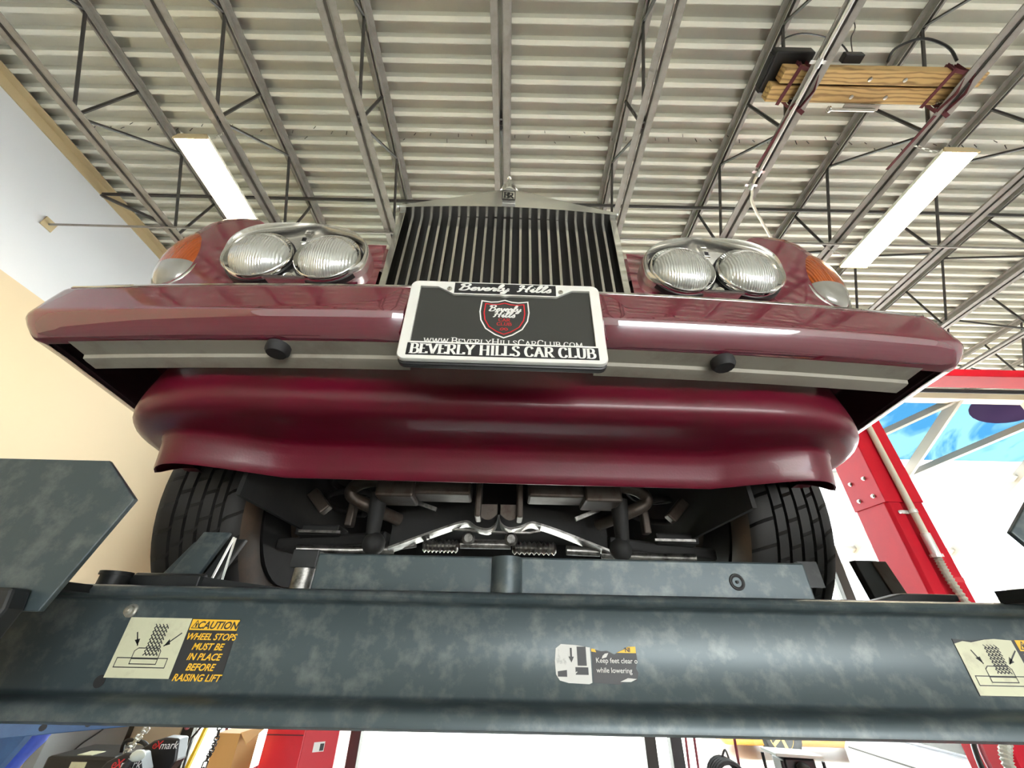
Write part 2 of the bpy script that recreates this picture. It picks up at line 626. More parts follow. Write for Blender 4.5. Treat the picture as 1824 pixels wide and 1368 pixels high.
SERIF = {  # width, list of (curved?, points), serif feet at x positions (x, y)
    'B': (.66, [(0, [(.14, 0), (.14, 1)]), (1, [(.14, 1), (.34, 1), (.5, .9), (.5, .64), (.34, .53), (.14, .53)]), (1, [(.14, .53), (.38, .53), (.57, .42), (.57, .13), (.38, 0), (.14, 0)])], [(.1, 0), (.1, 1)]),
    'E': (.62, [(0, [(.14, 0), (.14, 1)]), (0, [(.14, .975), (.54, .975)]), (0, [(.14, .52), (.42, .52)]), (0, [(.14, .025), (.56, .025)]), (0, [(.54, 1), (.54, .8)]), (0, [(.56, 0), (.56, .2)])], [(.1, 0), (.1, 1)]),
    'V': (.72, [(0, [(.1, 1), (.37, 0)]), (0, [(.37, 0), (.64, 1)])], [(.1, 1), (.64, 1)]),
    'R': (.70, [(0, [(.14, 0), (.14, 1)]), (1, [(.14, 1), (.36, 1), (.53, .9), (.53, .62), (.36, .5), (.14, .5)]), (0, [(.32, .5), (.6, 0)])], [(.14, 0), (.1, 1), (.62, 0)]),
    'L': (.60, [(0, [(.14, 0), (.14, 1)]), (0, [(.14, .025), (.55, .025)]), (0, [(.55, 0), (.55, .22)])], [(.1, 0), (.14, 1)]),
    'Y': (.72, [(0, [(.1, 1), (.36, .48)]), (0, [(.62, 1), (.36, .48)]), (0, [(.36, .5), (.36, 0)])], [(.1, 1), (.62, 1), (.36, 0)]),
    'H': (.78, [(0, [(.15, 0), (.15, 1)]), (0, [(.63, 0), (.63, 1)]), (0, [(.15, .52), (.63, .52)])], [(.15, 0), (.15, 1), (.63, 0), (.63, 1)]),
    'I': (.36, [(0, [(.18, 0), (.18, 1)])], [(.18, 0), (.18, 1)]),
    'S': (.58, [(1, [(.47, .8), (.42, .95), (.28, 1), (.13, .92), (.11, .75), (.24, .58), (.4, .45), (.49, .28), (.44, .08), (.28, 0), (.13, .06), (.08, .22)])], []),
    'C': (.70, [(1, [(.6, .78), (.52, .95), (.36, 1), (.18, .88), (.1, .5), (.18, .12), (.36, 0), (.53, .06), (.61, .24)])], []),
    'A': (.74, [(0, [(.1, 0), (.36, 1)]), (0, [(.36, 1), (.64, 0)]), (0, [(.2, .35), (.54, .35)])], [(.1, 0), (.64, 0)]),
    'U': (.74, [(1, [(.15, 1), (.15, .5), (.18, .12), (.36, 0), (.55, .1), (.6, .5), (.6, 1)])], [(.15, 1), (.6, 1)]),
    'W': (1.0, [(0, [(.1, 1), (.3, 0)]), (0, [(.3, 0), (.5, 1)]), (0, [(.5, 1), (.7, 0)]), (0, [(.7, 0), (.9, 1)])], [(.1, 1), (.9, 1)]),
    'O': (.76, [(1, [(.38, 1), (.16, .85), (.1, .5), (.16, .15), (.38, 0), (.6, .15), (.66, .5), (.6, .85), (.38, 1)])], []),
    'M': (.92, [(0, [(.14, 0), (.16, 1)]), (0, [(.16, 1), (.46, .1)]), (0, [(.46, .1), (.76, 1)]), (0, [(.76, 1), (.78, 0)])], [(.14, 0), (.78, 0)]),
    '.': (.28, [(0, [(.14, 0), (.14, .14)])], []), ' ': (.30, [], [])}


def serif_line(mb, s, x0, x1, y, h, mtx, wmin, wmax, small=None, mi=0, t=0.0006, crop=None):
    tot = sum(SERIF[c.upper()][0] * (small if small and (c.islower() or c == '.') else 1) for c in s)
    k = (x1 - x0) / (tot * h)
    x = x0
    for c in s:
        wd, strokes, feet = SERIF[c.upper()]
        hh = h * (small if small and (c.islower() or c == '.') else 1)

        def P(p):
            yy = y + p[1] * hh
            return (x + p[0] * hh * k, yy)
        for curved, pts in strokes:
            q = [P(p) for p in pts]
            if curved:
                q = [tuple(v) for v in smooth_path([(a, b, 0) for a, b in q], 4)]
            elif crop is not None:
                q = [tuple(v) for v in smooth_path([(a, b, 0) for a, b in q], 6)]
            if crop is not None:
                q = [p for p in q if p[1] >= crop]
                if len(q) < 2:
                    continue
            ribbon(mb, q, mtx, wmin * hh, wmax * hh, t, mi)
        for fx, fy in feet:
            if crop is not None and y + fy * hh < crop:
                continue
            a, b = P((fx - .12, fy)), P((fx + .12, fy))
            ribbon(mb, [a, b], mtx, .055 * hh, .055 * hh, t, mi)
        x += wd * hh * k
    return mb


SCRIPT = {  # brush script, x-height 0.45
    'B': (.85, [[(.3, .85), (.26, .4), (.2, .02)], [(.08, .72), (.2, .95), (.5, 1.0), (.66, .85), (.55, .6), (.32, .52), (.6, .5), (.72, .28), (.55, .02), (.28, -.02), (.1, .12)]]),
    'H': (.95, [[(.08, .8), (.2, .95), (.34, .9), (.3, .5), (.22, .1), (.08, 0)], [(.95, .98), (.78, .85), (.7, .5), (.66, .1), (.78, .0)], [(.12, .45), (.35, .55), (.6, .45), (.85, .5)]]),
    'e': (.42, [[(-.06, .12), (.12, .2), (.3, .34), (.22, .46), (.08, .3), (.1, .06), (.24, 0), (.42, .14)]]),
    'v': (.46, [[(-.04, .3), (.06, .44), (.12, .2), (.18, 0), (.32, .15), (.36, .42), (.46, .38)]]),
    'r': (.40, [[(-.04, .12), (.1, .42), (.16, .48), (.2, .38), (.3, .4), (.24, .1), (.3, 0), (.4, .12)]]),
    'l': (.36, [[(-.04, .12), (.14, .4), (.3, .85), (.22, 1.0), (.12, .75), (.1, .15), (.2, 0), (.36, .14)]]),
    'y': (.50, [[(-.04, .3), (.06, .44), (.08, .15), (.2, .02), (.34, .2), (.4, .45)], [(.4, .45), (.36, .1), (.26, -.3), (.1, -.36), (.08, -.22), (.3, -.02), (.5, .12)]]),
    'i': (.30, [[(-.04, .12), (.12, .44), (.1, .12), (.16, 0), (.3, .14)], [(.17, .62), (.19, .68)]]),
    's': (.40, [[(-.04, .12), (.1, .3), (.2, .5), (.24, .3), (.28, .12), (.18, -.01), (.04, .05)]]),
    ' ': (.45, [])}


def script_line(mb, s, x0, x1, y, h, mtx, wmin, wmax, mi=0, t=0.0008, shear=.22):
    tot = sum(SCRIPT[c][0] for c in s) * h
    k = (x1 - x0) / tot
    x = x0
    for c in s:
        wd, strokes = SCRIPT[c]
        for pts in strokes:
            q = smooth_path([(x + (p[0] + shear * p[1]) * h * k, y + p[1] * h, 0) for p in pts], 5)
            ribbon(mb, [tuple(v) for v in q], mtx, wmin * h, wmax * h, t, mi)
        x += wd * h * k
    return mb

# ================================================================== the setting
FLZ = -H
struct('floor', MB().box(-5.1, 11.5, -6.0, 7.0, FLZ - 0.2, FLZ), 'floor')
struct('ground', MB().box(-40, 60, 7.0, 70, FLZ - 0.2, FLZ - 0.02), 'asphalt')
struct('lawn', MB().box(-30, -2.45, 11.5, 60, FLZ - 0.1, FLZ + 0.05), 'grass')
struct('wall_left', MB().box(-5.35, -5.1, -6.0, 7.0, FLZ, 4.75), 'wall')
struct('wall_right', MB().box(11.5, 11.75, -6.0, 7.0, FLZ, 4.75), 'offwhite')
# back wall with an unseen bay door opening, put in and sized for fill light
b = MB().box(-5.1, 0.5, -6.2, -6.0, FLZ, 4.75).box(0.5, 6.5, -6.2, -6.0, 0.35, 4.75).box(6.5, 11.5, -6.2, -6.0, FLZ, 4.75)
struct('wall_back', b, 'offwhite')
struct('apron', MB().box(-20, 30, -30, -6.2, FLZ - 0.2, FLZ - 0.02), 'asphalt')
# front wall: short solid bay by the corner, header, the rest glazed or open
b = MB().box(-5.1, -4.35, 7.0, 7.2, FLZ, 4.75).box(-4.35, 11.5, 7.0, 7.2, 4.38, 4.75).box(10.9, 11.5, 7.0, 7.2, FLZ, 4.38)
struct('wall_front', b, 'beigewall')
fr = MB()
for x in (-4.27, -2.07, 1.96, 5.45):
    fr.box(x - 0.075, x + 0.075, 7.02, 7.16, FLZ, 4.38)
fr.box(-4.35, 5.45, 7.03, 7.15, 1.0, 1.12).box(-4.35, 5.45, 7.03, 7.15, 4.28, 4.38).box(-4.35, 5.45, 7.03, 7.15, FLZ, FLZ + 0.08)
wf = struct('window_1', fr, 'frame')
for i, (xa, xb) in enumerate(((-4.195, -2.145), (-1.995, 1.885), (2.035, 5.375))):
    p = MB().box(xa, xb, 7.085, 7.095, FLZ + 0.08, 1.0).box(xa, xb, 7.085, 7.095, 1.12, 4.28).build('pane', 'pane', wf)
    p.location = (0, 0, 0)
struct('trim_1', MB().box(-5.1, -5.0, -6, 7, 4.58, 4.595).box(-5.1, -5.085, -6, 7, 4.475, 4.58), 'trim')

# corrugated roof deck
pr = []
P0 = 0.1524
y = -6.0
while y < 7.0:
    pr += [(y, 4.6), (y + 0.040, 4.6), (y + 0.054, 4.668), (y + 0.140, 4.668)]
    y += P0
pr.append((y, 4.6))
ce = MB()
ce.grid([[(-5.1, yy, zz) for yy, zz in pr], [(11.5, yy, zz) for yy, zz in pr]])
deck = struct('ceiling', ce, 'deck', fix=False)
struct('roof', MB().box(-5.4, 11.8, -6.2, 7.2, 4.75, 4.9), 'offwhite')
# rows of fastener tips poking through the deck
sm = MB().tube([(0, 0, 0.012), (0, 0, -0.045)], 0.0035, 5)
first = None
xs = [-4.6 + 0.1524 * i for i in range(95)]
for (yy, xl) in ((2.135, xs), ):
    for i, x in enumerate(xl):
        o = sm.build('deck_screw', 'rod', deck) if first is None else first.copy()
        if first is None:
            first = o
        else:
            COL.objects.link(o)
            o.parent = deck
        o.location = (x + random.uniform(-.02, .02), yy + random.choice((0, 0, 0, .06, -.05)), 4.6)
        o.rotation_euler = (random.uniform(-.25, .25), random.uniform(-.25, .25), 0)


# ------------------------------------------------------------------ open-web roof joists
ZB, ZT = 3.72, 4.595
def angle_pair(mb, x, z, up, y0, y1, leg=0.058, gap=0.024, t=0.008):
    s = 1 if up else -1
    for d in (-1, 1):
        a, b2 = x + d * gap / 2, x + d * (gap / 2 + leg)
        mb.box(min(a, b2), max(a, b2), y0, y1, min(z, z + s * t), max(z, z + s * t))
        a, b2 = x + d * gap / 2, x + d * (gap / 2 + t)
        mb.box(min(a, b2), max(a, b2), y0, y1, min(z, z + s * leg), max(z, z + s * leg))
    return mb


JL = ['roof joist closest to the cream wall', 'second roof joist out from the cream wall, beside the tube light',
      'third roof joist out from the cream wall', 'roof joist directly above the radiator mascot of the maroon car',
      'roof joist between the mascot and the timbers, without conduit', 'roof joist carrying the bright conduit strip under the timbers',
      'roof joist under the strapped timbers, nearest the second tube light',
      'first roof joist beyond the timbers and tube light', 'second roof joist beyond the timbers and tube light',
      'roof joist over the red two-post lift', 'roof joist past the red lift column', 'roof joist closest to the far side wall']
j0 = None
for k in range(12):
    X0 = -0.14 + 1.225 * (k - 3)
    if j0 is None:
        j0 = thing('roof_joist', 'grey open-web steel ' + JL[0], 'roof joist', (X0, 0.5, ZB), 'steel roof joists')
        angle_pair(MB(), X0, ZB, True, -6.0, 5.45).build('bottom_chord', 'joist', j0)
        angle_pair(MB(), X0, ZT, False, -6.0, 7.0).build('top_chord', 'joist', j0)
        yb = 1.64 - 1.22 * 6
        while yb < 7:
            for d in (-0.475, 0.135, 0.745):
                if -6 < yb + d < 7 and -6 < yb < 5.4:
                    o = MB().tube([(X0, yb + 0.03 * (1 if d > 0.5 else (-1 if d < 0 else 0)), ZB + 0.02), (X0, yb + d, ZT - 0.03)], 0.0145, 6).build('web_bar', 'rod', j0, smooth=50)
            yb += 1.22
        MB().tube([(X0, 5.4, ZB + .02), (X0, 6.9, ZT - .04)], .016, 6).build('end_bar', 'joist', j0, smooth=50)
    else:
        clone(j0, (1.225 * k, 0, 0), 'grey open-web steel ' + JL[k])
J = lambda k: -0.14 + 1.225 * (k - 3)
o = MB().tube([(-5.1, 2.86, 4.50), (11.5, 2.90, 4.50)], 0.02, 8).build('bridging_rod', 'rod', smooth=50)
tag(o, 'dark bridging rod running across the joists just under the roof deck', 'rod', 'bridging rods')
br = thing('bridging_rod', 'thin bridging rod from a wall plate along the joist bottom chords', 'rod', (-5.1, 2.75, ZB), 'bridging rods')
MB().tube([(-5.09, 2.72, ZB - 0.02), (11.5, 2.80, ZB - 0.02)], 0.012, 8).build('rod', 'joist', br, smooth=50)
MB().box(-5.1, -5.088, 2.66, 2.78, ZB - 0.08, ZB + 0.04).build('wall_plate', 'trim', br, bevel=0.003)
o = MB().bar((-5.05, 2.84, 4.44), (J(0), 2.74, ZB + 0.02), 0.03, 0.03).build('diagonal_brace', 'rod')
tag(o, 'dark diagonal brace from the wall ledge down to the first joist', 'brace')


# ------------------------------------------------------------------ tube lights
def fixture(x, y0, y1, z, label):
    t = thing('tube_light', label, 'light fixture', (x, y0, z), 'ceiling tube lights')
    hw = 0.15
    poly = [(-hw, 0), (-hw + .02, .05), (-.04, .075), (.04, .075), (hw - .02, .05), (hw, 0), (hw - .006, 0), (hw - .026, .044), (0, .066), (-hw + .026, .044), (-hw + .006, 0)]
    mt = Matrix(((1, 0, 0, x), (0, 0, 1, y0), (0, 1, 0, z), (0, 0, 0, 1)))
    MB().prism(poly, mt, y1 - y0).build('reflector', 'housing', t)
    for yy in (y0 - 0.012, y1):
        MB().prism([(-hw, -.012), (-hw, .01), (-hw + .03, .055), (hw - .03, .055), (hw, .01), (hw, -.012)],
                   Matrix(((1, 0, 0, x), (0, 0, 1, yy), (0, 1, 0, z), (0, 0, 0, 1))), 0.012).build('end_cap', 'trim', t, bevel=0.002)
    for k in range(6):
        xx = x - 0.122 + k * 0.0488
        MB().tube([(xx, y0 + .005, z + .005), (xx, y1 - .005, z + .005)], 0.0185, 8).build('fluorescent_tube', 'tube', t, smooth=60)
    for yy in (y0 + 0.06, y1 - 0.06):
        for s in (-1, 1):
            mb = MB()
            n = 9
            p, q = Vector((x + s * 0.05, yy, z + 0.06)), Vector((x + s * 0.2 - .05, yy, ZB if s > 0 else ZB + .02))
            for i in range(n):
                c = p.lerp(q, (i + .5) / n)
                d = (q - p).normalized()
                e = d.cross(Vector((0, 1, 0))).normalized() if i % 2 else Vector((0, 1, 0))
                hl, r2 = (q - p).length / n * 0.62, 0.009
                mb.tube([c - d * hl + e * 0, c - d * hl * .6 + e * r2, c + d * hl * .6 + e * r2, c + d * hl, c + d * hl * .6 - e * r2, c - d * hl * .6 - e * r2], 0.0022, 4, closed=True)
            mb.build('chain', 'bolt', t)
    return t


f0 = fixture(-2.76, 1.70, 2.92, 3.50, 'lit tube light hanging near the cream wall, glowing over the car fender')
f1 = clone(f0, (2.76 + 3.74, -0.02, 0), 'lit tube light hanging beside the strapped timbers, over the red lift side')

# ------------------------------------------------------------------ timbers strapped on the joists
tb = None
for (xa, xb, ya, yb, lab) in ((2.10, 3.70, 1.225, 1.325, 'sawn timber resting on two joists, the one bearing the black box'),
                              (2.055, 3.67, 1.34, 1.455, 'sawn timber resting on two joists, with a hook bracket below')):
    t = thing('timber', lab, 'timber', (xa, ya, 3.79), 'timbers across the joists')
    o = MB().box(xa, xb, ya, yb, 3.785, 3.885).build('beam', 'wood', t, bevel=0.006)
    for bx in (2.74, 3.02):
        MB().lathe([(0.016, -0.006), (0.016, 0.001), (0.010, 0.004)], (bx + (.06 if ya < 1.3 else 0), (ya + yb) / 2 + .01, 3.781), (0, 0, -1), 8).build('bolt_head', 'bolt', t, smooth=40)
for x, lab in ((J(5) + 0.02, 'maroon ratchet strap holding the timbers to the conduit joist'), (J(6) + 0.0, 'maroon ratchet strap holding the timbers beside the second tube light')):
    t = thing('ratchet_strap', lab, 'strap', (x, 1.2, 3.8), 'ratchet straps on the timbers')
    loop = [(x - .05, 1.215, 3.78), (x - .05, 1.215, 3.895), (x - .04, 1.465, 3.895), (x - .02, 1.47, 3.78), (x - .01, 1.47, ZB - .012), (x + .03, 1.34, ZB - .012), (x + .0, 1.215, ZB + .02)]
    for dx in (0, 0.07):
        mb = MB()
        for a, b2 in zip(loop, loop[1:] + loop[:1]):
            mb.bar((a[0] - dx, a[1], a[2]), (b2[0] - dx, b2[1], b2[2]), 0.026, 0.004, up=(1, 0, 0.01))
        mb.build('webbing', 'strap', t)
    MB().bar((x - .125, 1.20, 3.7815), (x - .165, 1.475, 3.7815), .03, .004).bar((x - .125, 1.212, 3.78), (x - .10, 1.212, 3.895), .03, .004, up=(0, 1, 0)).build('webbing', 'strap', t)
    MB().bar((x - .09, 1.44, 3.765), (x + .04, 1.50, ZB - .02), 0.03, 0.006).bar((x - .06, 1.5, ZB - .01), (x - .10, 1.95, ZB - .012), 0.025, 0.005).build('tail', 'strap', t)
    mb = MB().box(x - .10, x - .045, 1.40, 1.405, 3.74, 3.78).box(x - .10, x - .045, 1.45, 1.455, 3.735, 3.78).tube([(x - .105, 1.43, 3.757), (x - .035, 1.43, 3.757)], 0.012, 8)
    mb.build('ratchet', 'chrome', t, smooth=40)
t = thing('control_box', 'black plastic box sitting on the end of the timber, cables trailing', 'box', (2.2, 1.17, 3.89))
MB().box(2.02, 2.33, 1.15, 1.44, 3.888, 3.99).build('case', 'black', t, bevel=0.012)
MB().box(2.012, 2.02, 1.18, 1.41, 3.90, 3.98).build('end_cover', 'rubber', t, bevel=0.003)
MB().tube(smooth_path([(2.10, 1.16, 3.98), (2.12, 1.12, 4.06), (2.3, 1.10, 4.11), (2.55, 1.13, 4.05), (2.62, 1.18, 3.9)], 6), 0.006, 6).build('cable', 'black', t, smooth=50)
t = thing('wire_plug', 'small black plug on the timber with a thin wire rising to the deck', 'plug', (2.6, 1.2, 3.89))
MB().box(2.57, 2.72, 1.16, 1.22, 3.886, 3.95).ball((2.7, 1.19, 3.94), 0.03, 10).build('plug_body', 'black', t, smooth=40, bevel=0.006)
MB().tube(smooth_path([(2.66, 1.18, 3.95), (2.67, 1.12, 4.10), (2.74, 1.08, 4.25), (2.70, 1.0, 4.45), (2.74, 0.9, 4.60)], 6), 0.004, 5).build('wire', 'rod', t)
MB().tube(smooth_path([(2.5, 1.19, 3.97), (2.46, 1.15, 4.02), (2.40, 1.17, 3.95)], 6), 0.012, 6).build('tape_loop', 'white', t, smooth=50)
o = MB().tube(smooth_path([(2.92, 1.2, 3.88), (2.98, 1.14, 3.97), (3.2, 1.10, 4.05), (3.42, 1.14, 4.02), (3.47, 1.19, 3.90)], 6), 0.010, 6).build('cable_loop', 'black', smooth=50)
tag(o, 'black cable looping over the top of the timber', 'cable')
t = thing('hook_bracket', 'small steel bracket with an eye stub bolted under the timber', 'bracket', (2.8, 1.47, 3.76))
MB().box(2.72, 3.02, 1.455, 1.50, 3.772, 3.784).build('mount_plate', 'bolt', t, bevel=0.003)
MB().tube([(2.60, 1.49, 3.758), (2.98, 1.49, 3.758)], 0.013, 8).build('pin', 'bolt', t, smooth=50)
MB().lathe([(0.012, -0.01), (0.026, -0.006), (0.026, 0.006), (0.012, 0.01)], (2.60, 1.49, 3.758), (1, 0, 0), 12).build('pin_head', 'chrome', t, smooth=40)
# conduit under the joist, then dropping away at an angle
t = thing('ceiling_conduit', 'bright metal conduit strip fixed along a joist then bending away', 'conduit', (J(5), 0.5, ZB))
xc = J(5) - 0.035
MB().tube([(xc, -3.0, ZB - .016), (xc, 2.02, ZB - .016)], 0.0155, 8).build('straight_run', 'emt', t, smooth=50)
MB().tube(smooth_path([(xc, 2.0, ZB - .016), (xc, 2.10, ZB - .016), (xc + .04, 2.2, ZB - .02), (xc + .13, 2.34, ZB - .03), (xc + .62, 2.80, ZB - .05), (xc + 1.6, 3.7, ZB - .08)], 5), 0.013, 8).build('bent_run', 'conduit', t, smooth=50)
for yy in (1.16, 2.0, 2.13):
    MB().tube([(xc, yy - .03, ZB - .016), (xc, yy + .03, ZB - .016)], 0.021, 8).box(xc - .06, xc + .06, yy - .012, yy + .012, ZB - .004, ZB).build('coupling', 'emt', t, smooth=40)

# ================================================================== the maroon car (own frame: x across, y towards its rear, front bumper at y = 0)
car = thing('car', 'maroon saloon car raised on the lift, tall chrome radiator grille facing out', 'car', (-0.017, 0.5, 0), rot=R(1.0))


# ---- bumper
def bumper_path(xg, half):
    """plan path of the bumper from the middle gap to the end of the side wrap: list of (point, outward normal)"""
    pts = []
    for i in range(15):
        x = xg + (0.795 - xg) * i / 14
        pts.append((x, 0.035 * (x / 0.83) ** 2.2))
    cx, cy, r = 0.795, 0.063, 0.030
    for i in range(1, 9):
        a = -PI / 2 + (PI / 2) * i / 8
        pts.append((cx + r * math.cos(a), cy + r * math.sin(a)))
    for i in range(1, 9):
        pts.append((0.825 + 0.022 * i / 8, 0.063 + 0.33 * i / 8))
    out = []
    for i, p in enumerate(pts):
        a, b2 = pts[max(i - 1, 0)], pts[min(i + 1, len(pts) - 1)]
        t = Vector((b2[0] - a[0], b2[1] - a[1])).normalized()
        out.append((Vector(p), Vector((t.y, -t.x))))
    return out


BP = [(.055, .528), (.012, .528), (.004, .5265), (.000, .521), (-.0015, .515), (-.0075, .488), (-.0128, .461), (-.0138, .4545), (-.0125, .4475), (-.005, .436), (.004, .4255), (.010, .420), (.016, .4175), (.03, .4155)]
for s in (-1, 1):
    path = bumper_path(0.166, 0.83)
    # closed, rounded end beside the number plate: the first stations pull back
    rows = []
    for i, (p, n) in enumerate(path):
        zdrop = -0.012 * max(0, p.y - 0.1) / 0.3
        rows.append([(s * (p.x - n.x * d), p.y - n.y * d, z + zdrop) for d, z in BP])
    first = [(s * (0.1615), y + 0.004, z * 0.985 + 0.0071) for (_, y, z) in rows[0]]
    first2 = [(s * (0.1600), y + 0.014, z * 0.95 + 0.0237) for (_, y, z) in rows[0]]
    first3 = [(s * (0.1600), 0.06, z * 0.95 + 0.0237) for (_, y, z) in rows[0]]
    bm = MB().grid([first3, first2, first] + rows).build('bumper', 'paint', car, smooth=50)
    # inner skin
    rows = []
    for (p, n) in path:
        zdrop = -0.012 * max(0, p.y - 0.1) / 0.3
        rows.append([(s * (p.x - n.x * (d + .006)), p.y - n.y * (d + .006), min(max(z + zdrop, .421 + zdrop), .522)) for d, z in BP])
    MB().grid(rows).build('bumper_lining', 'lining', car, smooth=50)
    # grey flange behind the lower edge
    fl = [(.024, .4155), (.058, .4125), (.060, .406), (.066, .4045), (.088, .403), (.089, .409), (.060, .43)]
    rows = []
    for (p, n) in path[:14]:
        rows.append([(s * p.x, p.y + d, z) for d, z in fl])
    MB().grid(rows).build('inner_flange', 'primer', car, smooth=35)
    # rubber stop in the flange and chrome strip on the top edge
    MB().lathe([(0.02, 0.0), (0.020, 0.012), (0.016, 0.018), (0.004, 0.018)], (s * 0.385, 0.046, 0.416), (0, 0, -1), 14).build('rubber_stop', 'rubber', car, smooth=40)
    MB().tube([(s * p.x, p.y + .004, .5265) for p, n in path[:15]], 0.0035, 6).build('chrome_strip', 'chrome', car, smooth=60)
MB().box(-.163, .163, 0.045, 0.055, .425, .52).build('bumper_backing', 'black', car)

# ---- number plate and its frame
PX, PY, PZ = 0.002, -0.026, 0.4215
pm = face_mtx((PX, PY, PZ), (1, 0, 0), (0, 0, 1))
hw, hh = 0.1575, 0.0815
frame = MB()
def rounded(x0, x1, y0, y1, r, n=5):
    out = []
    for cx, cy, a0 in ((x1 - r, y1 - r, 0), (x0 + r, y1 - r, 90), (x0 + r, y0 + r, 180), (x1 - r, y0 + r, 270)):
        for i in range(n + 1):
            a = R(a0 + 90 * i / n)
            out.append((cx + r * math.cos(a), cy + r * math.sin(a)))
    return out
outer = rounded(-hw, hw, -hh, hh, 0.012)
inner = [(hw - .0165, hh - .0125), (.112, hh - .0125), (.085, hh - .0285), (.008, hh - .0285), (0, hh - .031), (-.008, hh - .0285), (-.085, hh - .0285), (-.112, hh - .0125), (-hw + .0165, hh - .0125), (-hw + .0165, -hh + .033), (hw - .0165, -hh + .033)]
# ring between outer and inner outlines, both resampled by angle
def ring(mb, outl, inl, mtx, z0, z1, n=96):
    def hit(poly, a):
        d = Vector((math.cos(a) * 1.93, math.sin(a)))
        best = None
        for i in range(len(poly)):
            p, q = Vector(poly[i]), Vector(poly[(i + 1) % len(poly)])
            e = q - p
            den = d.x * e.y - d.y * e.x
            if abs(den) < 1e-12:
                continue
            t = (p.x * e.y - p.y * e.x) / den
            u = (p.x * d.y - p.y * d.x) / den
            if t > 0 and -1e-6 <= u <= 1 + 1e-6 and (best is None or t > best):
                best = t
        return d * best
    ang = sorted({2 * PI * i / n for i in range(n)} | {math.atan2(p[1], p[0] / 1.93) % (2 * PI) for p in list(outl) + list(inl)})
    o = [hit(outl, a) for a in ang]
    i_ = [hit(inl, a) for a in ang]
    rows = [[mtx @ Vector((p.x, p.y, z)) for p in q] for q, z in ((o, z0), (o, z1 - .002), ([p * .992 for p in o], z1), (i_, z1), (i_, z0))]
    mb.grid(rows, closed=True)
    return mb
pl = MB().prism([(p[0] * .985, p[1] * .985) for p in outer], pm, 0.0035).build('license_plate', 'plateface', car)
ring(frame, outer, inner, pm, 0.0, 0.0075).build('plate_frame', 'platechrome', pl, smooth=35)
MB().prism([(p[0] * 1.0, p[1] * 1.0 - .003) for p in outer], face_mtx((PX, PY + .014, PZ), (1, 0, 0), (0, 0, 1)), 0.012).build('plate_holder', 'black', car, bevel=0.003)
pp = MB().prism([(-.0845, hh - .0265), (.0845, hh - .0265), (.0845, hh - .0030), (-.0845, hh - .0030)], pm, 0.0081)
pp.prism([(-.1435, -hh + .007), (.1435, -hh + .007), (.1435, -hh + .0295), (-.1435, -hh + .0295)], pm, 0.0081)
pp.build('frame_panel', 'platepanel', pl)
for s in (-1, 1):
    MB().lathe([(0.0042, 0.0070), (0.0042, .0087), (0.003, 0.0100), (0.0012, 0.0100), (.001, .0085)], pm @ Vector((s * .0925, hh - .0175, 0)), (0, -1, 0), 12).build('plate_screw', 'bolt', pl, smooth=40)
T = face_mtx(pm @ Vector((0, 0, 0.0081)), (1, 0, 0), (0, 0, 1))
le = MB()
script_line(le, 'Beverly Hills', -.080, .077, hh - .0205, .0150, T, .13, .28)
le.build('script_lettering', 'white', pl)
le = MB()
serif_line(le, 'BEVERLY HILLS CAR CLUB', -.1385, .1385, -hh + .0095, .0178, T, .075, .24)
le.build('frame_lettering', 'white', pl)
T2 = face_mtx(pm @ Vector((0, 0, 0.0037)), (1, 0, 0), (0, 0, 1))
def shield(k, cy):
    half = [(0, .0335), (.010, .0300), (.020, .0290), (.0335, .0312), (.0352, .010), (.0330, -.006), (.0255, -.0215), (.012, -.0320), (0, -.0375)]
    pts = [(x * k, y * k + cy) for x, y in half] + [(-x * k, y * k + cy) for x, y in reversed(half[1:-1])]
    return pts
le = MB()
ribbon(le, shield(1.12, .0075), T2, .0022, .0022, closed=True)
script_line(le, 'Beverly', -.0275, .0265, .0205, .0125, T2, .11, .22)
script_line(le, 'Hills', -.0195, .0175, .0075, .0125, T2, .11, .22)
serif_line(le, 'WwW.BeverlyHillsCarClub.com'.replace('WwW', 'www'), -.122, .122, -hh + .0325, .0120, T2, .09, .17, small=.8, t=.0002)
le.build('plate_print', 'white', pl)
le = MB()
ribbon(le, shield(.93, .0075), T2, .0018, .0018, closed=True)
serif_line(le, 'CAR', -.0095, .0095, -.0010, .0058, T2, .09, .20)
serif_line(le, 'CLUB', -.0120, .0120, -.0095, .0058, T2, .09, .20)
for s in (-1, 1):
    ribbon(le, [tuple(v) for v in smooth_path([(0, -.0165, 0), (s * .003, -.0145, 0), (s * .006, -.0175, 0), (s * .003, -.0190, 0), (0, -.0165, 0)], 4)], T2, .0009, .0012)
le.build('plate_emblem_print', 'redink', pl)

